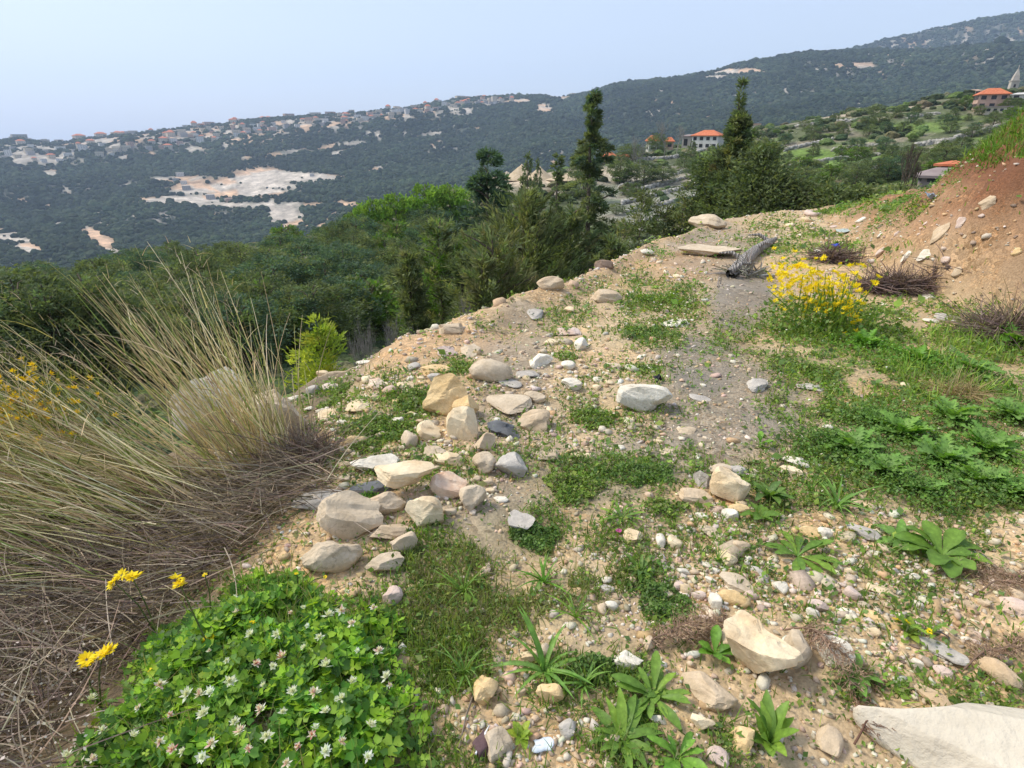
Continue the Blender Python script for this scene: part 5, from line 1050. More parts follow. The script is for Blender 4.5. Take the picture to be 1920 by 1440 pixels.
# ------------------------------------------------------------------ TREES
N_DARK = [(.075, .098, .048), (.095, .120, .056), (.060, .082, .042), (.115, .135, .062)]
N_OLIVE = [(.092, .115, .05), (.115, .135, .06), (.075, .092, .042), (.135, .145, .07)]
N_BLUE = [(.058, .095, .062), (.075, .115, .072), (.046, .075, .048)]
N_BRIGHT = [(.10, .17, .03), (.13, .21, .04), (.075, .13, .025)]
RH = np.array([(0, 0, 0), (.5, .45, .06), (0, 1, 0), (-.5, .45, .06)]); RF = np.array([(0, 1, 2, 3)])
def orient(D):
    """rotation matrices taking +Y to D"""
    n = len(D); up = rng.normal(size=(n, 3)); s_ = np.cross(D, up); s_ /= np.linalg.norm(s_, axis=1, keepdims=True) + 1e-9; u = np.cross(s_, D); return np.stack([s_, D, u], 2)
def crown(prof, Ht, n, cols, leaf=(.25, .08), nc=120, cr=.35, up=.3, out_=.8, h0=.08, shell=.55, bz=None):
    hc = h0 + (1 - h0) * rng.random(nc)**.9; a = rng.uniform(0, 6.283, nc); rad = prof(hc) * (shell + (1 - shell) * rng.random(nc)) * rng.uniform(.75, 1.12, nc)
    C0 = np.stack([rad * np.cos(a), rad * np.sin(a), hc * Ht], 1); wgt = rad + .15 * rad.max(); i = rng.choice(nc, n, p=wgt / wgt.sum())
    csz = cr * (.35 + rad / (rad.max() + 1e-6)); P = C0[i] + rng.normal(0, 1, (n, 3)) * csz[i][:, None] * np.array([.6, .6, .42])
    if bz is not None:      # foliage strung along boughs that leave the trunk, with air between them
        u_ = rng.random(n)**.55; rd_ = np.hypot(C0[i, 0], C0[i, 1]); P = np.stack([C0[i, 0] * u_, C0[i, 1] * u_, C0[i, 2] + (1 - u_) * rd_ * bz], 1) + rng.normal(0, 1, (n, 3)) * (csz[i] * (.55 - .25 * u_))[:, None] * np.array([.5, .5, .4])
        P[:, 2] = np.maximum(P[:, 2], .05)
    o_ = P * np.array([1, 1, 0]); o_ /= np.linalg.norm(o_, axis=1, keepdims=True) + 1e-6
    D = o_ * out_ + np.array([0, 0, up]) + rng.normal(0, .5, (n, 3)); D /= np.linalg.norm(D, axis=1, keepdims=True)
    cc = pal(cols, nc, .22); C = cc[i] * rng.uniform(.8, 1.2, (n, 1))
    lg_ = leaf[0] * rng.uniform(.6, 1.3, n)
    V, F, Cc = multi(RH, RF, P, orient(D), np.stack([np.full(n, leaf[1]) * rng.uniform(.7, 1.3, n), lg_, lg_], 1), C)
    return V, F, Cc, C0
def trunk_mesh(Ht, r0, C0=None, nb=26, mat=None, top=.93):
    pts = [(.03 * Ht * .2 * math.sin(t * 5), .02 * Ht * .2 * math.cos(t * 4), t * Ht * top - .4 * (t == 0)) for t in np.linspace(0, 1, 8)]
    V, F = tube(pts, np.linspace(r0, r0 * .15, 8), 7); parts = [(V, F, None)]
    if C0 is not None:
        for c in C0[:nb]:
            zb = max(.05, c[2] - .55 * math.hypot(c[0], c[1])); v, f = tube([(0, 0, zb), (c[0]*.5, c[1]*.5, (zb + c[2]) / 2 + .05), tuple(c)], [r0 * .3, r0 * .18, r0 * .06], 4); parts.append((v, f, None))
    V, F, _ = join(parts); return mesh('trunk', V, F, mat or M_BARK)
PR = {'cone': lambda h: np.clip(1 - h, 0, 1)**.8 * .5 + .02, 'spire': lambda h: (.50 * np.clip(1 - h, 0, 1)**1.0 + .02) * (.72 + .40 * np.sin(h * 48)), 'dome': lambda h: .5 * np.sqrt(np.clip(1 - ((h - .55) / .47)**2, .02, 1)),
      'umbrella': lambda h: .5 * np.sqrt(np.clip(1 - ((h - .72) / .3)**2, .01, 1)), 'column': lambda h: .5 * np.clip(np.sin(np.pi * np.clip(h * .85 + .12, 0, 1)), 0, 1)**.5, 'ragged': lambda h: .5 * np.clip(1.05 - h, 0, 1)**.55}
def tree(name, label, tx, ty, dist, wpx, kind, cols, n, leaf, nc=130, cr=.35, up=.3, h0=.06, group=None, cat='tree', mat=None, base_z=None, minH=None, shell=.5, nb=26, trunk_r=None, bz=None):
    a_, t_ = pix_dir(tx, ty); x_, y_ = math.sin(a_) * dist, math.cos(a_) * dist; zt = CAMH + float(t_) * dist; zb = float(ground(x_, y_)) if base_z is None else base_z
    Ht = max(zt - zb, minH or 1.); dep = y_ * CP - (zt - CAMH) * SP; Wd = wpx * dep / FPX
    pf = PR[kind]; V, F, C, C0 = crown(lambda h: pf(h) * Wd, Ht, n, cols, leaf, nc, cr, up, .8, h0, shell, bz)
    root = thing(name, label, cat, (x_, y_, zb - .1), 0, group); obj('crown', mesh('crown', V, F, mat or M_NEEDLE, C), root); obj('trunk', trunk_mesh(Ht, trunk_r or .014 * Ht + .04, C0, nb), root)
    return root
# trees just below the rim
tree('fir_tree', 'tall spire-shaped conifer rising alone above the ridge in the middle', 1115, 168, 27, 430, 'spire', N_DARK + N_BLUE[:1], 26000, (.24, .055), 230, .34, .1, .04, shell=.3, bz=.3)
tree('fir_tree', 'bluish ragged conifer left of the tall spire conifer', 915, 282, 24, 270, 'ragged', N_BLUE, 17000, (.24, .06), 150, .30, .3, .1, shell=.2, bz=.3)
tree('fir_tree', 'thin pointed conifer between the bluish conifer and the tall spire', 1048, 284, 36, 200, 'spire', N_DARK, 5000, (.30, .08), 150, .35, .1, .05, shell=.2, bz=.3)
tree('shrub_tree', 'tall feathery olive-green shrub in front of the tall spire conifer', 985, 352, 17, 340, 'column', N_OLIVE, 17000, (.26, .045), 300, .42, .9, .05, shell=.2, bz=-1.3)
tree('shrub_tree', 'feathery grey-green shrub left of the tall feathery one', 925, 410, 15, 260, 'column', N_OLIVE + [(.12, .12, .06)], 9000, (.24, .04), 200, .35, .9, .05, shell=.2, bz=-1.3)
tree('shrub_tree', 'dull olive shrub at the foot of the tall spire conifer', 1075, 385, 19, 280, 'ragged', N_OLIVE + N_DARK, 12000, (.26, .05), 230, .42, .7, .05, shell=.2, bz=-1.3)
tree('shrub_tree', 'low dark green bush at the rim right of the tall shrubs', 1150, 430, 17, 200, 'ragged', N_DARK + N_OLIVE, 7000, (.22, .05), 150, .4, .6, .05, shell=.2, bz=-1.3)
tree('shrub_tree', 'soft grey-green shrub between the bluish conifer and the tall spire', 1010, 395, 20, 260, 'ragged', N_OLIVE + [(.14, .14, .075)], 10000, (.24, .045), 170, .4, .8, .05, shell=.2, bz=-1.3)
tree('shrub_tree', 'low soft shrub at the rim below the bluish conifer', 905, 470, 14, 220, 'ragged', N_OLIVE + [(.14, .14, .075)], 9000, (.2, .04), 160, .4, .8, .05, shell=.2, bz=-1.3)
tree('shrub_tree', 'loose green tree left of the feathery shrubs', 822, 408, 22, 190, 'column', N_OLIVE + N_BRIGHT[2:], 9000, (.3, .06), 200, .45, .5, .05, shell=.25, bz=-1.3)
tree('shrub_tree', 'greyish leafy tree standing behind the rim left of the loose green tree', 765, 468, 20, 160, 'ragged', N_OLIVE, 7000, (.26, .06), 160, .42, .5, .05, shell=.25, bz=-1.3)
tree('shrub_tree', 'dark green bush between the loose green tree and the feathery shrubs', 866, 470, 16, 150, 'ragged', N_DARK, 6500, (.22, .06), 150, .38, .5, .05, shell=.25, bz=-1.3)
tree('dark_tree', 'big dark evergreen mass behind the far rim', 1390, 208, 24, 165, 'ragged', N_DARK + [(.10, .10, .04), (.04, .05, .025)], 26000, (.19, .055), 300, .6, .4, .02, base_z=-3.9, shell=.25, bz=-.3)
tree('dark_tree', 'lower right flank bush of the big dark evergreen', 1440, 268, 23, 100, 'dome', N_DARK + N_OLIVE[:1], 14000, (.19, .06), 180, .5, .3, .02, base_z=-3.6, shell=.3)
tree('dark_tree', 'lower left flank bush of the big dark evergreen', 1350, 270, 25, 80, 'dome', N_DARK, 11000, (.19, .06), 150, .5, .3, .02, base_z=-3.8, shell=.3)
tree('cypress', 'slender leader poking up above the big dark evergreen', 1394, 146, 26, 36, 'spire', N_DARK + N_OLIVE[:1], 2400, (.22, .05), 110, .2, .7, .35, base_z=-3.8, shell=.2)
for i, (tx, ty, wp, lab) in enumerate([(1500, 334, 110, 'dark bush right of the big dark evergreen'), (1560, 346, 110, 'second dark bush from the big evergreen along the far rim'), (1625, 350, 110, 'dark bush in the middle of the far rim hedge'), (1690, 350, 100, 'last dark bush of the far rim hedge before the gravel bank')]):
    tree('bush', lab, tx, ty, 23, wp, 'dome', N_DARK + N_OLIVE[:2], 10000, (.17, .06), 150, .45, .3, .02, base_z=-3.2, group='bushes behind the far rim', cat='bush', shell=.3)
for i, (tx, ty, wp, lab) in enumerate([(1208, 352, 80, 'thin half-bare sapling right of the tall spire conifer'), (1288, 342, 76, 'thin half-bare sapling nearer the big dark evergreen'), (1250, 385, 90, 'round green bush between the two half-bare saplings'), (1175, 405, 80, 'sparse sapling at the rim beside the dark bush')]):
    tree('sapling', lab, tx, ty, 25, wp, 'dome' if i == 2 else 'column', N_OLIVE, 2600 if i != 2 else 4200, (.2, .06), 70, .3, .5, .1, group='saplings behind the rim', shell=.15, nb=60, trunk_r=.05)
tree('yellow_green_bush', 'bright yellow-green bush on the left rim', 593, 590, 8.5, 100, 'dome', [(.20, .24, .03), (.15, .2, .03), (.25, .27, .05)], 4200, (.10, .03), 90, .13, .8, .05, cat='bush', shell=.2, trunk_r=.02)
def bare_tree(label, tx, ty, dist, wpx, col=M_GREYBARK, name='bare_tree', depth=5, base_z=None, group=None, cat='tree', seed=1, thick=.012):
    a_, t_ = pix_dir(tx, ty); x_, y_ = math.sin(a_) * dist, math.cos(a_) * dist; zt = CAMH + float(t_) * dist; zb = float(ground(x_, y_)) if base_z is None else base_z; Ht = max(zt - zb, .8)
    W_ = wpx * (y_ * CP - (zt - CAMH) * SP) / FPX; g = random.Random(seed); parts = []
    def rec(p, d, L, r_, k_):
        q = p + d * L; mid = (p + q) / 2 + Vector((g.uniform(-1, 1), g.uniform(-1, 1), 0)) * L * .06; v, f = tube([p, mid, q], [r_, r_ * .8, r_ * .62], 4 if k_ < depth - 1 else 3); parts.append((v, f, None))
        if k_ <= 0: return
        for j in range(3 if k_ > 1 else 4):
            a = g.uniform(0, 6.28); t = g.uniform(.3, .75); e_ = Vector((math.cos(a) * t * W_ / Ht * 1.6, math.sin(a) * t * W_ / Ht * 1.6, g.uniform(.5, 1))) + d * .5; e_.normalize(); rec(p + (q - p) * g.uniform(.55, 1), e_, L * g.uniform(.6, .8), r_ * .6, k_ - 1)
    rec(Vector((0, 0, 0)), Vector((0, 0, 1)), Ht * .32, Ht * thick, depth); V, F, _ = join(parts)
    V = V * np.array([1, 1, Ht / V[:, 2].max()]); root = thing(name, label, cat, (x_, y_, zb), g.uniform(0, 6), group); obj('branches', mesh('branches', V, F, col), root)
bare_tree('grey leafless tree beside the small red roof', 1202, 250, 150, 50, seed=3); bare_tree('big leafless tree between the two houses', 1252, 222, 190, 75, seed=4); bare_tree('second leafless tree close to the red-roofed white house', 1275, 232, 185, 55, seed=5)
bare_tree('grey leafless shrub just below the rim in the middle', 735, 575, 11, 110, seed=6, thick=.006, cat='bush', name='bare_shrub'); bare_tree('pale leafless shrub below the rim left of the rim boulder', 865, 548, 11, 90, seed=7, thick=.006, cat='bush', name='bare_shrub'); bare_tree('leafless shrub near the yellow-green bush', 665, 590, 10, 80, seed=8, thick=.006, cat='bush', name='bare_shrub')
bare_tree('dark leaning bare tree before the green terraces', 1722, 265, 45, 60, M_BARK, seed=9, thick=.02)
# shared crowns for trees further off
def proto(kind, n, cols, leaf, nc, cr, up, h0, shell=.35, seed=0):
    pf = PR[kind]; V, F, C, C0 = crown(lambda h: pf(h), 1., n, cols, leaf, nc, cr, up, .8, h0, shell); return mesh('crown', V, F, M_NEEDLE, C), trunk_mesh(1., .03, C0, 14)
PT = [proto('dome', 6500, N_DARK, (.042, .018), 150, .075, .4, .12), proto('dome', 6500, N_DARK + N_OLIVE[:2], (.042, .018), 150, .075, .3, .1), proto('ragged', 6500, N_DARK, (.042, .018), 150, .075, .5, .06), proto('dome', 6500, N_BLUE + N_OLIVE[:1], (.042, .018), 150, .075, .3, .1), proto('dome', 2200, N_BRIGHT[2:] + N_OLIVE[1:2], (.085, .045), 70, .10, .4, .12)]
PTU = proto('umbrella', 2400, N_BRIGHT, (.07, .04), 80, .08, .6, .42); PTC = proto('cone', 1600, N_DARK, (.08, .03), 70, .06, .3, .05)
def put(pr, name, label, x_, y_, Ht, Wd, group=None, cat='tree', zb=None):
    z_ = float(ground(x_, y_)) if zb is None else zb; root = thing(name, label, cat, (x_, y_, z_ - .05 * Ht), random.uniform(0, 6.28), group)
    c_ = obj('crown', pr[0], root); c_.scale = (Wd, Wd, Ht); t = obj('trunk', pr[1], root); t.scale = (Wd, Wd, Ht); return root
def put_px(pr, name, label, tx, ty, dist, wpx, group=None, cat='tree', minH=1.5):
    a_, t_ = pix_dir(tx, ty); x_, y_ = math.sin(a_) * dist, math.cos(a_) * dist; zt = CAMH + float(t_) * dist; dep = y_ * CP - (zt - CAMH) * SP
    return put(pr, name, label, x_, y_, max(zt - float(ground(x_, y_)), minH), wpx * dep / FPX, group, cat)
for tx, ty, wp, d_, lab in [(695, 372, 70, 75, 'leftmost bright green pine of the row on the spur'), (740, 362, 80, 78, 'second bright green pine of the row on the spur'), (795, 345, 95, 80, 'broad bright green pine in the middle of the row'), (842, 345, 80, 80, 'right-hand bright green pine of the row, touching the bluish conifer')]:
    put_px(PTU, 'pine_tree', lab, tx, ty, d_, wp, 'bright green pines on the spur')
put_px(PTC, 'cypress', 'small dark cypress standing before the sand heaps', 990, 280, 120, 46); put_px(PTC, 'cypress', 'small dark cypress right beside the one before the sand heaps', 1008, 292, 125, 30)
for tx, ty, wp, d_, lab in [(1098, 262, 60, 130, 'dark tree behind the tall spire conifer'), (1185, 268, 60, 185, 'dark tree just right of the small red roof'), (1235, 248, 44, 200, 'dark tree left of the big leafless tree'), (1300, 262, 30, 205, 'dark tree in front of the white house wall'), (1165, 290, 50, 150, 'rounded bush below the red awnings'), (1285, 292, 36, 170, 'dark green tree below the white house'), (1210, 300, 60, 150, 'green tree below the leafless tree'), (1245, 308, 60, 150, 'olive bush row left part below the houses'), (1315, 298, 60, 150, 'olive bush row right part below the houses'), (1865, 175, 26, 270, 'dark cypress against the church wall')]:
    put_px(PT[0] if wp > 30 else PTC, 'dark_tree', lab, tx, ty, d_, wp, 'dark trees around the hillside houses')
# woods on the near slope to the left
def zone_word(v, Z):
    for lim, w_ in Z:
        if v < lim: return w_
def lab_group(base, lab): return base
cand = []; g = random.Random(5)
for _ in range(4000):
    px = g.uniform(-60, 900); t = g.random(); top = np.interp(px, [0, 200, 400, 600, 760, 900], [552, 520, 492, 470, 440, 440]); bot = np.interp(px, [0, 250, 480, 700, 900], [740, 730, 700, 650, 600]); py = top + (bot - top) * t
    if any(math.hypot((px - q[0]) / 30, (py - q[1]) / 15) < 1 for q in cand): continue
    cand.append((px, py))
    if len(cand) >= 150: break
for i, (px, py) in enumerate(cand):
    p = at1(px, py); d_ = math.hypot(p.x, p.y)
    if d_ < 19: continue
    sz = g.uniform(3.2, 5.4) * (1 if d_ > 40 else .8)
    left = px < 420; k_ = g.choice([0, 0, 1, 2, 3] if left else [0, 1, 3, 3, 4]); pr = PT[k_]
    lab = ['dark round', 'olive-tinged round', 'dark pointed', 'bluish-green', 'light green'][k_] + (' tree near the crest of' if d_ > 75 else ' tree halfway down' if d_ > 38 else ' tree low on') + ' the wooded slope ' + zone_word(px, [(110, 'at the left border'), (240, 'behind the far left grass tips'), (380, 'behind the tallest grass stems'), (490, 'right of the tallest grass stems'), (620, 'above the yellow-green bush'), (740, 'below the bright green pines'), (2000, 'behind the feathery shrubs')])
    put(pr, 'slope_tree', lab, p.x, p.y, sz, sz * g.uniform(1.0, 1.35), lab_group('trees of the wooded slope', lab))
# trees and bushes of the mid hillside on the right
cand = []
for _ in range(6000):
    px = g.uniform(1120, 1960); t = g.random(); top = np.interp(px, [1120, 1300, 1450, 1600, 1750, 1920], [335, 300, 245, 222, 205, 190]); bot = np.interp(px, [1120, 1300, 1450, 1740, 1920], [470, 410, 380, 345, 300]); py = top + (bot - top) * t**1.2
    if any(math.hypot((px - q[0]) / 26, (py - q[1]) / 9) < 1 for q in cand): continue
    if 1480 < px < 1900 and 262 < py < 290 and g.random() < .75 or (1150 < px < 1330 and 325 < py < 400 and g.random() < .75): continue
    cand.append((px, py))
    if len(cand) >= 150: break
for i, (px, py) in enumerate(cand):
    p = at1(px, py)
    if math.hypot(p.x, p.y) < 22 or (px < 1330 and g.random() < .6): continue
    sz = g.uniform(1.6, 3.6); k_ = g.choice([0, 1, 2, 3, 4]); pr = PT[k_]
    kw = ['dark rounded', 'olive rounded', 'dark pointed', 'bluish rounded', 'light green rounded'][k_]; dd = math.hypot(p.x, p.y); hw = ' bush high on' if dd > 180 else ' bush midway up' if dd > 110 else ' bush low on'
    if px < 1400: lab, gr_ = kw + hw + ' the terraced slope ' + zone_word(px, [(1200, 'beside the spire conifer'), (1300, 'behind the saplings'), (1401, 'against the big evergreen')]), 'bushes of the middle terraced slope'
    else: lab, gr_ = kw + hw + ' the green hillside ' + zone_word(px, [(1480, 'just right of the big evergreen'), (1580, 'above the green terrace'), (1680, 'left of the leaning bare tree'), (1770, 'around the leaning bare tree'), (1850, 'left of the church'), (3000, 'under the church')]), 'bushes of the green hillside on the right'
    put(pr, 'hillside_bush', lab, p.x, p.y, sz, sz * g.uniform(1.2, 1.9), gr_, 'bush')
# stuff: undergrowth on the slopes, forest on the mountain (instanced tree clumps)
def instancer(name, P, S, Cn, mat, subd=2, amp=.5, squash=.85):
    me = bpy.data.meshes.new(name); me.vertices.add(len(P)); me.vertices.foreach_set('co', np.asarray(P, np.float32).ravel())
    a_ = me.attributes.new('size', 'FLOAT', 'POINT'); a_.data.foreach_set('value', np.asarray(S, np.float32)); b_ = me.attributes.new('tint', 'FLOAT_COLOR', 'POINT'); b_.data.foreach_set('color', np.concatenate([Cn, np.ones((len(Cn), 1))], 1).astype(np.float32).ravel())
    o = obj(name, me, kind='stuff'); md = o.modifiers.new('scatter', 'NODES'); ng = bpy.data.node_groups.new(name + '_scatter', 'GeometryNodeTree'); md.node_group = ng
    ng.interface.new_socket('Geometry', in_out='INPUT', socket_type='NodeSocketGeometry'); ng.interface.new_socket('Geometry', in_out='OUTPUT', socket_type='NodeSocketGeometry')
    N = ng.nodes.new; gi, go = N('NodeGroupInput'), N('NodeGroupOutput'); l = ng.links.new
    ic = N('GeometryNodeMeshIcoSphere'); ic.inputs['Subdivisions'].default_value = subd
    sp = N('GeometryNodeSetPosition'); nz = N('ShaderNodeTexNoise'); nz.inputs['Scale'].default_value = 1.9; nz.inputs['Detail'].default_value = 2; ps = N('GeometryNodeInputPosition'); l(ps.outputs[0], nz.inputs['Vector'])
    mp = N('ShaderNodeMapRange'); mp.inputs[3].default_value = 1 - amp; mp.inputs[4].default_value = 1 + amp; l(nz.outputs[0], mp.inputs[0]); vm = N('ShaderNodeVectorMath'); vm.operation = 'SCALE'; l(ps.outputs[0], vm.inputs[0]); l(mp.outputs[0], vm.inputs['Scale']); l(ic.outputs[0], sp.inputs[0]); l(vm.outputs[0], sp.inputs['Position'])
    ip = N('GeometryNodeInstanceOnPoints'); l(gi.outputs[0], ip.inputs['Points']); l(sp.outputs[0], ip.inputs['Instance'])
    na = N('GeometryNodeInputNamedAttribute'); na.data_type = 'FLOAT'; na.inputs['Name'].default_value = 'size'; cx_ = N('ShaderNodeCombineXYZ'); m2 = N('ShaderNodeMath'); m2.operation = 'MULTIPLY'; m2.inputs[1].default_value = squash
    l(na.outputs[0], cx_.inputs[0]); l(na.outputs[0], cx_.inputs[1]); l(na.outputs[0], m2.inputs[0]); l(m2.outputs[0], cx_.inputs[2]); l(cx_.outputs[0], ip.inputs['Scale'])
    rv = N('FunctionNodeRandomValue'); rv.data_type = 'FLOAT_VECTOR'; rv.inputs[0].default_value = (-.3, -.3, 0); rv.inputs[1].default_value = (.3, .3, 6.28); er = N('FunctionNodeEulerToRotation'); l(rv.outputs[0], er.inputs[0]); l(er.outputs[0], ip.inputs['Rotation'])
    sm = N('GeometryNodeSetMaterial'); sm.inputs['Material'].default_value = mat; l(ip.outputs[0], sm.inputs[0]); l(sm.outputs[0], go.inputs[0]); me.materials.append(mat); return o
def clump_mat(name, sc):
    k = MB(name, 1.0); k.b.inputs['Specular IOR Level'].default_value = .05; x = k.n('ShaderNodeAttribute', attribute_name='tint', attribute_type='INSTANCER')
    k.base(k.mix(1., x.outputs['Color'], k.ramp(k.noise(k.coord(), sc, 3), [(.3, .6), (.7, 1.4)]), 'MULTIPLY')); return k.m
M_FAR = clump_mat('far_foliage', 3.)
nF = 270000; a = rng.uniform(R(-43), R(45), nF); r = 700 + (3450 - 700) * rng.random(nF)**.85; x, y = np.sin(a) * r, np.cos(a) * r; z = ground(x, y); px, py = to_pix(x, y, z)
n2 = fbm(x / 30, y / 30, 62, 3); n1 = fbm(x / 160, y / 160, 61, 4); s = np.maximum(scars(px + 9 * n2, py + 6 * n1), .75 * pale_bands(px, py) * sstep(-.15, .25, fbm(x / 25, y / 60, 63, 3))); s = np.maximum(s, .95 * specks(x, y, px, py))
kp = (rng.random(nF) > s * 1.7) & (px > -60) & (px < 1980) & (py < 640); x, y, z, r = x[kp], y[kp], z[kp], r[kp]; n = len(x); S = np.exp(rng.normal(1.08, .33, n)) * (.75 + r / 5000)
tn = pal([(.030, .046, .026), (.042, .060, .034), (.024, .037, .022), (.056, .074, .040)], n, .2) * (1 + .55 * fbm(x / 120, y / 120, 66, 3))[:, None]
instancer('forest', np.stack([x, y, z + S * .25], 1), S, tn, M_FAR, 2, .55, 1.); print('forest', n)
M_UND = clump_mat('undergrowth', 6.)
nU = 60000; a = rng.uniform(R(-45), R(46), nU); r = np.exp(rng.uniform(math.log(14), math.log(480), nU)); x, y = np.sin(a) * r, np.cos(a) * r; z = ground(x, y); px, py = to_pix(x, y, z); pw = fbm(x / 10, y / 7, 95, 3); cr4 = np.interp(a, AZ, c4[0])
lefty = 1 - sstep(700, 1000, px); pr_ = np.where(r < cr4 * 1.05, (.30 + .5 * lefty) * sstep(-.3, .3, pw + .4 * lefty), .6); mk = pxmask(px, py, [(980, 335, 80, 16), (1130, 325, 60, 8), (1240, 335, 150, 8), (1220, 375, 110, 60, .85), (1520, 290, 60, 10), (1600, 300, 120, 10), (1720, 272, 130, 10, .8)])
kp = (rng.random(nU) < pr_ * (1 - mk)) & (r > np.interp(a, AZ, E) + 4); x, y, z, r, px = x[kp], y[kp], z[kp], r[kp], px[kp]; n = len(x); S = rng.uniform(.10, .34, n) * (r / 12)**.62
instancer('undergrowth', np.stack([x, y, z + S * .2], 1), S, pal([(.062, .085, .04), (.085, .105, .05), (.05, .07, .035), (.14, .13, .075), (.10, .14, .045)], n, .25), M_UND, 3, .6, .7); print('undergrowth', n)

# ------------------------------------------------------------------ WALLS, HEAPS, PATH STONES on the hillside
def stone_wall(label, pts, h=.9, group='dry stone terrace walls', rnd=.3, cols='wall_stone', sz=.7):
    P = []; 
    for (x0, y0), (x1, y1) in zip(pts[:-1], pts[1:]):
        n = max(2, int(math.hypot(x1 - x0, y1 - y0) / 4)); P += [at1(x0 + (x1 - x0) * i / n, y0 + (y1 - y0) * i / n) for i in range(n)]
    P.append(at1(*pts[-1])); P = [p for p in P if math.hypot(p.x, p.y) < 500]
    if len(P) < 2: return
    g = random.Random(len(label)); bl = []
    for a_, b_ in zip(P[:-1], P[1:]):
        L = (b_ - a_).length
        if L > 14: continue
        m_ = max(1, min(10, int(L / sz)))
        for q in range(m_):
            for lv in range(2):
                c_ = a_.lerp(b_, (q + g.random()) / m_); s_ = sz * g.uniform(.5, 1.1); bl.append((c_.x, c_.y, c_.z + lv * h * .45 + g.uniform(-.1, .15), s_, h * .55))
    bl = np.array(bl); n = len(bl); V0, F0 = ICO[1]; V, F, _ = multi(np.sign(V0) * np.abs(V0)**.6, F0, bl[:, :3], rand_rot(n, .4), np.stack([bl[:, 3], bl[:, 3] * .7, bl[:, 4]], 1))
    root = V.mean(0); tag(obj('stone_row', mesh('stone_row', V - root, F, M_WALLST), None, tuple(root)), label, 'stone wall', group)
k = MB('wall_stone', .95); oi = k.coord(); k.base(k.ramp(k.noise(oi, 1.2, 4), [(.35, (.20, .19, .165)), (.6, (.42, .40, .36)), (.75, (.56, .54, .49))])); M_WALLST = k.m
for lab, pts, h in [('long pale wall along the top of the grey terraces', [(1160, 352), (1240, 335), (1320, 312)], .8), ('grey wall under the orange path', [(1165, 366), (1250, 345), (1325, 325)], .8), ('third grey wall down the terraces left of the evergreen', [(1165, 384), (1240, 366), (1320, 345)], .9), ('fourth grey wall down the terraces', [(1170, 400), (1230, 388), (1310, 370)], .7),
                    ('lowest grey wall above the rim', [(1180, 424), (1240, 408), (1300, 392)], .6), ('broken wall among the saplings', [(1190, 440), (1250, 425)], .6), ('pale wall below the white house', [(1180, 300), (1240, 300), (1300, 290), (1340, 276)], .9),
                    ('white boulder line across the green terraces', [(1470, 284), (1520, 272), (1560, 264)], 1.0), ('white boulder row right of the green terrace', [(1560, 284), (1610, 276), (1660, 274)], .8), ('bright white rock band below the church, left stretch', [(1715, 277), (1750, 270), (1790, 268)], 1.2), ('bright white rock band below the church, right stretch', [(1790, 262), (1830, 254), (1870, 240)], 1.2),
                    ('grey wall low on the green hillside', [(1480, 312), (1560, 300), (1650, 292)], .7), ('grey wall above the round-roofed house', [(1640, 318), (1700, 308), (1760, 296)], .7), ('pale wall on the brown upper slope', [(1480, 240), (1540, 232), (1620, 226)], .8), ('short wall on the brown upper slope near the church', [(1700, 222), (1760, 214)], .8),
                    ('pale rubble line under the pines', [(700, 432), (760, 424), (830, 410)], .8), ('rubble wall between the pines and the feathery shrubs', [(840, 400), (900, 385), (960, 372)], .9), ('low rubble wall in the scrub left of the pines', [(620, 478), (690, 470), (750, 462)], .7), ('lower rubble wall in the scrub', [(650, 500), (720, 492)], .6)]:
    stone_wall(lab, pts, h, sz=.75)
k = MB('sand', 1.); k.base(k.ramp(k.noise(k.coord(), 1.5, 5), [(.35, (.40, .31, .20)), (.65, (.52, .42, .29))])); M_SAND = k.m
for cx_, wp, hp, lab in [(978, 60, 26, 'left pointed heap of tan sand on the spur'), (1012, 52, 22, 'right pointed heap of tan sand on the spur'), (950, 60, 14, 'low tan heap left of the pointed sand heaps'), (1065, 70, 12, 'low tan heap right of the pointed sand heaps')]:
    p = at1(cx_, 337); s_ = (p.y * CP - (p.z - CAMH) * SP) / FPX; Vr, Fr = ICO[4]; V = Vr.copy(); rr2 = np.hypot(V[:, 0], V[:, 1]); V[:, 2] = np.clip(1 - rr2**.9, 0, 1) * (V[:, 2] > 0) + .06 * n3(V, 3, 4)
    V = V * np.array([wp * .6 * s_, wp * .5 * s_, hp * s_ * 1.05]); tag(obj('sand_heap', mesh('sand_heap', V, Fr, M_SAND, None, True), None, p), lab, 'sand heap', 'heaps of tan sand on the spur')

# ------------------------------------------------------------------ BUILDINGS
def flat_mat(name, a, b, sc=.6, rough=.9):
    k = MB(name, rough); k.base(k.ramp(k.noise(k.coord(), sc, 5), [(.35, a), (.65, b)])); return k.m
BM_ = {'white': flat_mat('white_render', (.52, .50, .46), (.66, .64, .60)), 'salmon': flat_mat('salmon_render', (.42, .27, .2), (.52, .36, .28)), 'cream': flat_mat('cream_render', (.48, .41, .31), (.58, .51, .4)), 'greyw': flat_mat('grey_render', (.30, .28, .26), (.42, .40, .38)),
       'roof': flat_mat('red_tiles', (.46, .13, .06), (.58, .2, .1), 2.), 'dark': flat_mat('dark_glass', (.02, .022, .026), (.05, .05, .055), 1, .3), 'mauve': flat_mat('grey_brown_roof', (.24, .19, .18), (.3, .25, .23)), 'stone': flat_mat('pale_stone', (.38, .34, .30), (.5, .46, .4), .3)}
def box(x0, x1, y0, y1, z0, z1): return np.array([(x, y, z) for z in (z0, z1) for x, y in ((x0, y0), (x1, y0), (x1, y1), (x0, y1))], float), np.array([(0, 3, 2, 1), (4, 5, 6, 7), (0, 1, 5, 4), (1, 2, 6, 5), (2, 3, 7, 6), (3, 0, 4, 7)])
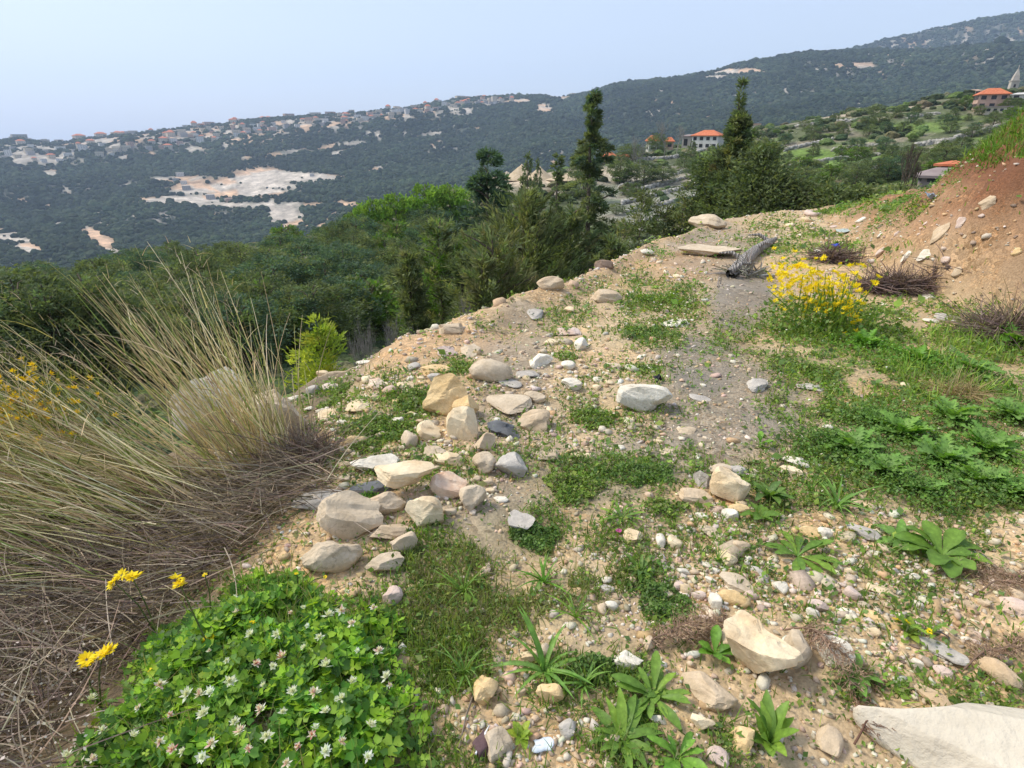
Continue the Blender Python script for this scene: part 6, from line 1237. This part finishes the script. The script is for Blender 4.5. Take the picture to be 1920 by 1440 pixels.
def hip(w_, d_, z0, h, ov=.4, ridge=.35):
    a, b = w_ / 2 + ov, d_ / 2 + ov; r_ = a * ridge; V = [(-a, -b, z0), (a, -b, z0), (a, b, z0), (-a, b, z0), (-r_, 0, z0 + h), (r_, 0, z0 + h), (-a, -b, z0 - .2), (a, -b, z0 - .2), (a, b, z0 - .2), (-a, b, z0 - .2)]
    F = [(0, 1, 5, 4), (1, 2, 5, 5), (2, 3, 4, 5), (3, 0, 4, 4), (6, 9, 8, 7), (0, 6, 7, 1), (1, 7, 8, 2), (2, 8, 9, 3), (3, 9, 6, 0)]; return V, F
def poly_obj(name, V, F, mat, parent):
    me = bpy.data.meshes.new(name); me.from_pydata([tuple(v) for v in V], [], [tuple(dict.fromkeys(int(i) for i in f)) for f in F]); me.materials.append(mat); me.update(); return obj(name, me, parent)
def house(name, label, cat, px, py, dist, wpx, hpx, dr=.8, rz=0., wall='white', roof='roof', rh=.3, nwin=3, floors=1, flatroof=False, group=None, balc=False):
    """px, py: middle of the foot of the wall seen in the photograph"""
    a_, t_ = pix_dir(px, py); x_, y_ = math.sin(a_) * dist, math.cos(a_) * dist; q_ = at1(px, py); dq = math.hypot(q_.x, q_.y)
    if 60 < dq < 450: dist = dq; x_, y_ = q_.x, q_.y
    elif dq > 450: dist = float(np.interp(a_, AZ, c4[0])) * .985; x_, y_ = math.sin(a_) * dist, math.cos(a_) * dist; t_ = (float(ground(x_, y_)) - CAMH) / dist
    zb = CAMH + float(t_) * dist; zg = float(ground(x_, y_)); s_ = (y_ * CP - (zb - CAMH) * SP) / FPX; W_, H_ = wpx * s_, hpx * s_; D_ = W_ * dr
    root = thing(name, label, cat, (x_, y_, zb), -a_ + rz, group); low = min(zg - zb - .5, 0)
    V, F = box(-W_/2, W_/2, -D_/2, D_/2, low, H_); poly_obj('wall', V, F, BM_[wall], root)
    if flatroof: V, F = box(-W_/2 - .2, W_/2 + .2, -D_/2 - .2, D_/2 + .2, H_, H_ + .35)
    else: V, F = hip(W_, D_, H_ + .004, H_ * rh)
    poly_obj('roof', V, F, BM_[roof], root); fh = H_ / floors
    for f in range(floors):
        for i in range(nwin):
            cx_ = -W_/2 + W_ * (i + .5) / nwin; w2, h2 = W_ / nwin * .26, fh * .24
            V, F = box(cx_ - w2, cx_ + w2, -D_/2 - .06, -D_/2 - .01, fh * (f + .55) - h2, fh * (f + .55) + h2); poly_obj('window', V, F, BM_['dark'], root)
            cy_ = -D_/2 + D_ * (i + .5) / nwin
            V, F = box(-W_/2 - .06, -W_/2 - .01, cy_ - w2, cy_ + w2, fh * (f + .55) - h2, fh * (f + .55) + h2); poly_obj('window', V, F, BM_['dark'], root)
    return root
house('house', 'white house with a red hipped roof on the hillside in the middle', 'house', 1325, 280, 215, 48, 24, .8, -.3, 'white', 'roof', .38, 4, 2)
house('house', 'low stone annex left of the white red-roofed house', 'house', 1293, 281, 222, 26, 24, .9, -.2, 'stone', 'mauve', .12, 2, 1)
house('house', 'small white house with an orange-red roof left of the big leafless tree', 'house', 1222, 283, 205, 18, 18, 1., .3, 'white', 'roof', .5, 1, 2)
house('house', 'small building with orange gable behind the leafless tree', 'house', 1254, 280, 212, 14, 14, 1., .1, 'salmon', 'roof', .5, 1, 1)
house('house', 'little hut with a steep orange roof beside the tall spire conifer', 'house', 1142, 299, 150, 20, 7, 1., .6, 'salmon', 'roof', 1.1, 1, 1)
house('pavilion', 'long low pavilion with red awnings right of the little hut', 'house', 1178, 297, 160, 34, 4, .4, .0, 'salmon', 'roof', .9, 4, 1)
house('house', 'flat pale building on the crest above the big dark evergreen', 'house', 1408, 232, 240, 34, 10, .8, 0, 'cream', 'salmon', .2, 3, 1, True)
house('house', 'salmon-walled house with a red tiled roof beside the church', 'house', 1852, 206, 300, 46, 26, .7, .25, 'salmon', 'roof', .4, 3, 2)
house('house', 'cream terrace building below the salmon house', 'house', 1866, 212, 285, 40, 9, .7, .25, 'cream', 'mauve', .1, 4, 1, True)
house('house', 'pinkish half-hidden house left of the salmon house', 'house', 1826, 176, 380, 22, 8, .8, 0, 'cream', 'salmon', .3, 2, 1)
house('house', 'orange-roofed villa with wide dark windows peeping over the right bank', 'house', 1797, 322, 75, 60, 14, .9, -.1, 'salmon', 'roof', .4, 3, 1)
house('house', 'grey-brown roofed house in front of the orange-roofed villa', 'house', 1766, 345, 62, 72, 16, .9, .1, 'mauve', 'mauve', .8, 2, 1)
house('house', 'white-roofed building right of the church foot', 'house', 1912, 188, 310, 30, 10, .7, .1, 'white', 'white', .3, 2, 1)
# church
a_, t_ = pix_dir(1890, 182); dist = 320; x_, y_ = math.sin(a_) * dist, math.cos(a_) * dist; s_ = (y_ * CP) / FPX * 1.0; ch = thing('church', 'pale stone church with a pointed bell tower on the right skyline', 'church', (x_, y_, CAMH + float(t_) * dist - 2), -a_ + .3)
u_ = s_; tw = 12 * u_
V, F = box(-20*u_, 16*u_, -9*u_, 14*u_, -6, 14*u_); poly_obj('nave', V, F, BM_['stone'], ch); V, F = hip(36*u_, 23*u_, 14*u_, 9*u_, .5, .7); poly_obj('roof', np.array(V) + [-2*u_, 2.5*u_, .02], F, BM_['stone'], ch)
V, F = box(-tw/2, tw/2, -9.4*u_ - tw/2, -9.4*u_ + tw/2, -6, 34*u_); tr_ = poly_obj('tower', V, F, BM_['stone'], ch)
V, F = box(-tw*.58, tw*.58, -9.4*u_ - tw*.58, -9.4*u_ + tw*.58, 34*u_ + .01, 35.5*u_); poly_obj('cornice', V, F, BM_['stone'], tr_)
V = [(-tw*.42, -9.4*u_ - tw*.42, 35.5*u_), (tw*.42, -9.4*u_ - tw*.42, 35.5*u_), (tw*.42, -9.4*u_ + tw*.42, 35.5*u_), (-tw*.42, -9.4*u_ + tw*.42, 35.5*u_)]; V2 = [(v[0]*.75, -9.4*u_ + (v[1] + 9.4*u_)*.75, 43*u_) for v in V]
poly_obj('belfry', V + V2, [(0, 1, 5, 4), (1, 2, 6, 5), (2, 3, 7, 6), (3, 0, 4, 7), (0, 3, 2, 1), (4, 5, 6, 7)], BM_['stone'], tr_); poly_obj('spire', [tuple(v) for v in np.array(V2) + [0, 0, .02]] + [(0, -9.4*u_, 56*u_)], [(0, 1, 4), (1, 2, 4), (2, 3, 4), (3, 0, 4), (0, 3, 2, 1)], BM_['stone'], tr_)
V, F = box(-.12, .12, -9.4*u_ - .1, -9.4*u_ + .1, 55.5*u_, 60*u_); poly_obj('cross', V, F, BM_['stone'], tr_)
for zz, hh_ in ((12, 4), (24, 5)): 
    V, F = box(-1.6*u_, 1.6*u_, -9.4*u_ - tw/2 - .08, -9.4*u_ - tw/2 - .01, zz*u_, (zz + hh_)*u_); poly_obj('window', V, F, BM_['dark'], tr_)
# houses along the far ridge and down its brow
def far_house_mesh(w_, d_, h_, wall, roof, flat):
    V, F = box(-w_/2, w_/2, -d_/2, d_/2, -5, h_); parts = [(V, F, 0)]
    if flat: v, f = box(-w_*.52, w_*.52, -d_*.52, d_*.52, h_, h_ + .6)
    else: v, f = hip(w_, d_, h_ + .01, h_ * .35, .8)
    parts.append((np.array(v), np.array(f), 1))
    for fl in range(max(1, int(h_ / 3.5))):
        for i in range(max(2, int(w_ / 4.5))):
            cx_ = -w_/2 + w_ * (i + .5) / max(2, int(w_ / 4.5)); v, f = box(cx_ - .8, cx_ + .8, -d_/2 - .1, -d_/2 - .02, fl * 3.5 + 1.2, fl * 3.5 + 2.6); parts.append((v, f, 2))
    me = bpy.data.meshes.new('far_house'); VV, FF, MI = [], [], []
    for v, f, mi in parts:
        o_ = len(VV); VV += [tuple(q) for q in v]; FF += [tuple(dict.fromkeys(int(i) + o_ for i in q)) for q in f]; MI += [mi] * len(f)
    me.from_pydata(VV, [], FF); [me.materials.append(m_) for m_ in (BM_[wall], BM_[roof], BM_['dark'])]; me.polygons.foreach_set('material_index', MI); me.update(); return me
FHM = {}
for nm, wl, rf, fl in (('red', 'cream', 'roof', False), ('cream', 'cream', 'cream', True), ('grey', 'greyw', 'stone', True), ('salmon', 'salmon', 'salmon', True), ('white', 'white', 'greyw', True)):
    FHM[nm] = [far_house_mesh(w_, w_ * .8, h_, wl, rf, fl) for w_, h_ in ((14, 8), (20, 10), (26, 12), (16, 15))]
LABF = {'red': 'tiny red-roofed house in the village along the far ridge', 'cream': 'tiny cream flat-roofed block in the village along the far ridge', 'grey': 'tiny grey block in the village along the far ridge', 'salmon': 'tiny salmon-coloured block in the village along the far ridge', 'white': 'tiny whitish block in the village along the far ridge'}
def far_house(px, dy, nm, v_, s_=1., label=None):
    yy = np.interp(px, [q[0] for q in RIDGE], [q[1] for q in RIDGE]) + dy
    a_, t_ = pix_dir(px, yy)
    if dy < 3: p = Vector((math.sin(a_) * 2296, math.cos(a_) * 2296, 0)); p.z = float(ground(p.x, p.y)) - 1
    else:
        p = at1(px, yy)
        if math.hypot(p.x, p.y) < 700: return
    o = obj('far_house', FHM[nm][v_], None, p); o.rotation_euler = (0, 0, -float(a_) + g.uniform(-.5, .5)); o.scale = (s_,) * 3
    tag(o, label or LABF[nm].replace('in the village along the far ridge', ('on the far skyline ' if dy < 3 else 'just below the far skyline ' if dy < 14 else 'lower on the far brow ') + zone_word(px, [(130, 'at its left end'), (260, 'by the long red roofs'), (360, 'left of the tall narrow block'), (460, 'around the bright red roof'), (560, 'left of the long tan block'), (660, 'above the excavation'), (800, 'around the stepped tan block'), (3000, 'by the middle knoll')])), 'house', None if label else 'houses of the far ridge village')
for px, nm, v_, s_, lab in [(38, 'grey', 2, 1.3, 'wide pale arched block near the left end of the far ridge'), (85, 'grey', 1, 1.1, 'grey block right of the arched block on the far ridge'), (112, 'cream', 1, 1.1, 'cream block third from the left on the far ridge'), (365, 'red', 3, 1.1, 'tall narrow red-topped block on the far ridge'), (392, 'salmon', 2, 1.2, 'wide tan block right of the tall red-topped block on the far ridge'), (438, 'red', 1, 1.2, 'bright red-roofed house standing out on the far ridge'), (503, 'red', 0, 1.0, 'small round red roof on the far ridge'), (542, 'salmon', 2, 1.2, 'long tan block on the far ridge right of the small round red roof'), (592, 'cream', 2, 1.2, 'long cream block on the far ridge above the quarry'), (620, 'salmon', 2, 1.1, 'salmon block at the end of the built-up far ridge'), (728, 'red', 3, 1.0, 'stepped tan block on the far ridge brow'), (862, 'cream', 2, 1.1, 'pale building on top of the middle knoll'), (875, 'salmon', 1, 1.1, 'tan building right of the pale one on the middle knoll'), (1075, 'cream', 1, 1.0, 'lone pale house on the ridge left of the spire conifer'), (150, 'red', 2, 1.1, 'long red-roofed house on the left of the far ridge'), (190, 'red', 2, 1.1, 'second long red-roofed house on the left of the far ridge'), (222, 'red', 1, 1.1, 'third red-roofed house on the left of the far ridge'), (250, 'grey', 1, 1.1, 'dark-topped house after the red-roofed ones on the far ridge')]:
    far_house(px, 0, nm, v_, s_, lab)
for i in range(255):
    px = g.choice([g.uniform(0, 480), g.uniform(300, 660), g.uniform(640, 960)]); band = np.interp(px, [0, 200, 450, 650, 960], [34, 40, 30, 16, 12])
    far_house(px, 1 if g.random() < .3 else g.uniform(3, band), g.choice(['grey', 'cream', 'cream', 'white', 'salmon', 'red', 'white', 'cream', 'red']), g.choice([0, 0, 1, 1, 3]), g.uniform(.6, 1.05))
for px, py, nm, v_, lab in [(338, 330, 'white', 2, 'white quarry shed at the left end of the far excavation'), (345, 345, 'white', 1, 'low white shed below the quarry shed'), (330, 340, 'grey', 1, 'grey plant building of the far excavation'), (350, 355, 'grey', 2, 'long grey shed in the far excavation'), (395, 372, 'grey', 2, 'long flat shed on the lower edge of the far excavation'), (430, 378, 'salmon', 1, 'tan shed on the lower edge of the far excavation'), (585, 330, 'white', 0, 'white shed on the right arm of the far excavation')]:
    p = at1(px, py); o = obj('far_house', FHM[nm][v_], None, p); o.rotation_euler = (0, 0, -math.atan2(p.x, p.y)); o.scale = (.62,) * 3; tag(o, lab, 'shed')
# broom bush with yellow flowers at the left edge
bp = at1(60, 865); a_, t_ = pix_dir(55, 775); d_ = 3.9; bx_, by_ = math.sin(a_) * d_, math.cos(a_) * d_; gz = float(ground(bx_, by_)); bt = CAMH + float(t_) * d_; bro = thing('broom_bush', 'bush with golden-yellow flowers behind the tall grass at the left edge', 'bush', (bx_, by_, gz))
Hb = bt - gz + .22; n = 2600; P = rng.normal(0, 1, (n, 3)) * np.array([.28, .2, .16]) + np.array([0, 0, Hb - .25]); D = dirs(n, .9)
V, F, C = strips(P, D, rng.uniform(.04, .12, n), .006, 2, .1, pal([(.16, .17, .05), (.1, .13, .04)], n)); obj('foliage', mesh('foliage', V, F, M_LEAF, C), bro)
V, F, C = strips(np.zeros((40, 3)), dirs(40, .35), Hb * rng.uniform(.7, 1.05, 40), .012, 4, .05, pal([(.15, .12, .07)], 40)); obj('stems', mesh('stems', V, F, M_STRAW, C), bro)
fm = [head_mesh(50 + i, [(.72, .5, .02), (.8, .58, .03), (.62, .4, .02)], 12) for i in range(3)]
for i in range(290):
    q = rng.normal(0, 1, 3) * np.array([.17, .12, .11]) + np.array([.02, -.12, Hb - .15]); o = obj('flower', fm[i % 3], bro, q); s_ = random.uniform(.018, .03); o.scale = (s_,) * 3; o.rotation_euler = (random.uniform(-1, 1), random.uniform(-1, 1), 0)
# grass on top of the red earth bank
x = rng.uniform(4.5, 12, 160000); y = rng.uniform(4, 14, 160000); z = ground(x, y); px, py = to_pix(x, y, z); _, d_ = bank_height(x, y)
kp = (z > 1.3 + .25 * fbm(x * 1.2, y * 1.2, 7, 2)) & (px > 1700) & (px < 2050); x, y, z = x[kp], y[kp], z[kp]; n = len(x)
V, F, C = strips(np.stack([x, y, z - .02], 1), dirs(n, .6), rng.uniform(.08, .24, n), .011, 3, rng.uniform(.1, .5, n), pal(G_FRESH + BRIGHT, n, .25)) if n else (None, None, None)
if n: tag(obj('bank_grass', mesh('bank_grass', V, F, M_LEAF, C)), kind='stuff')
print('done', time.time() - T0, n)
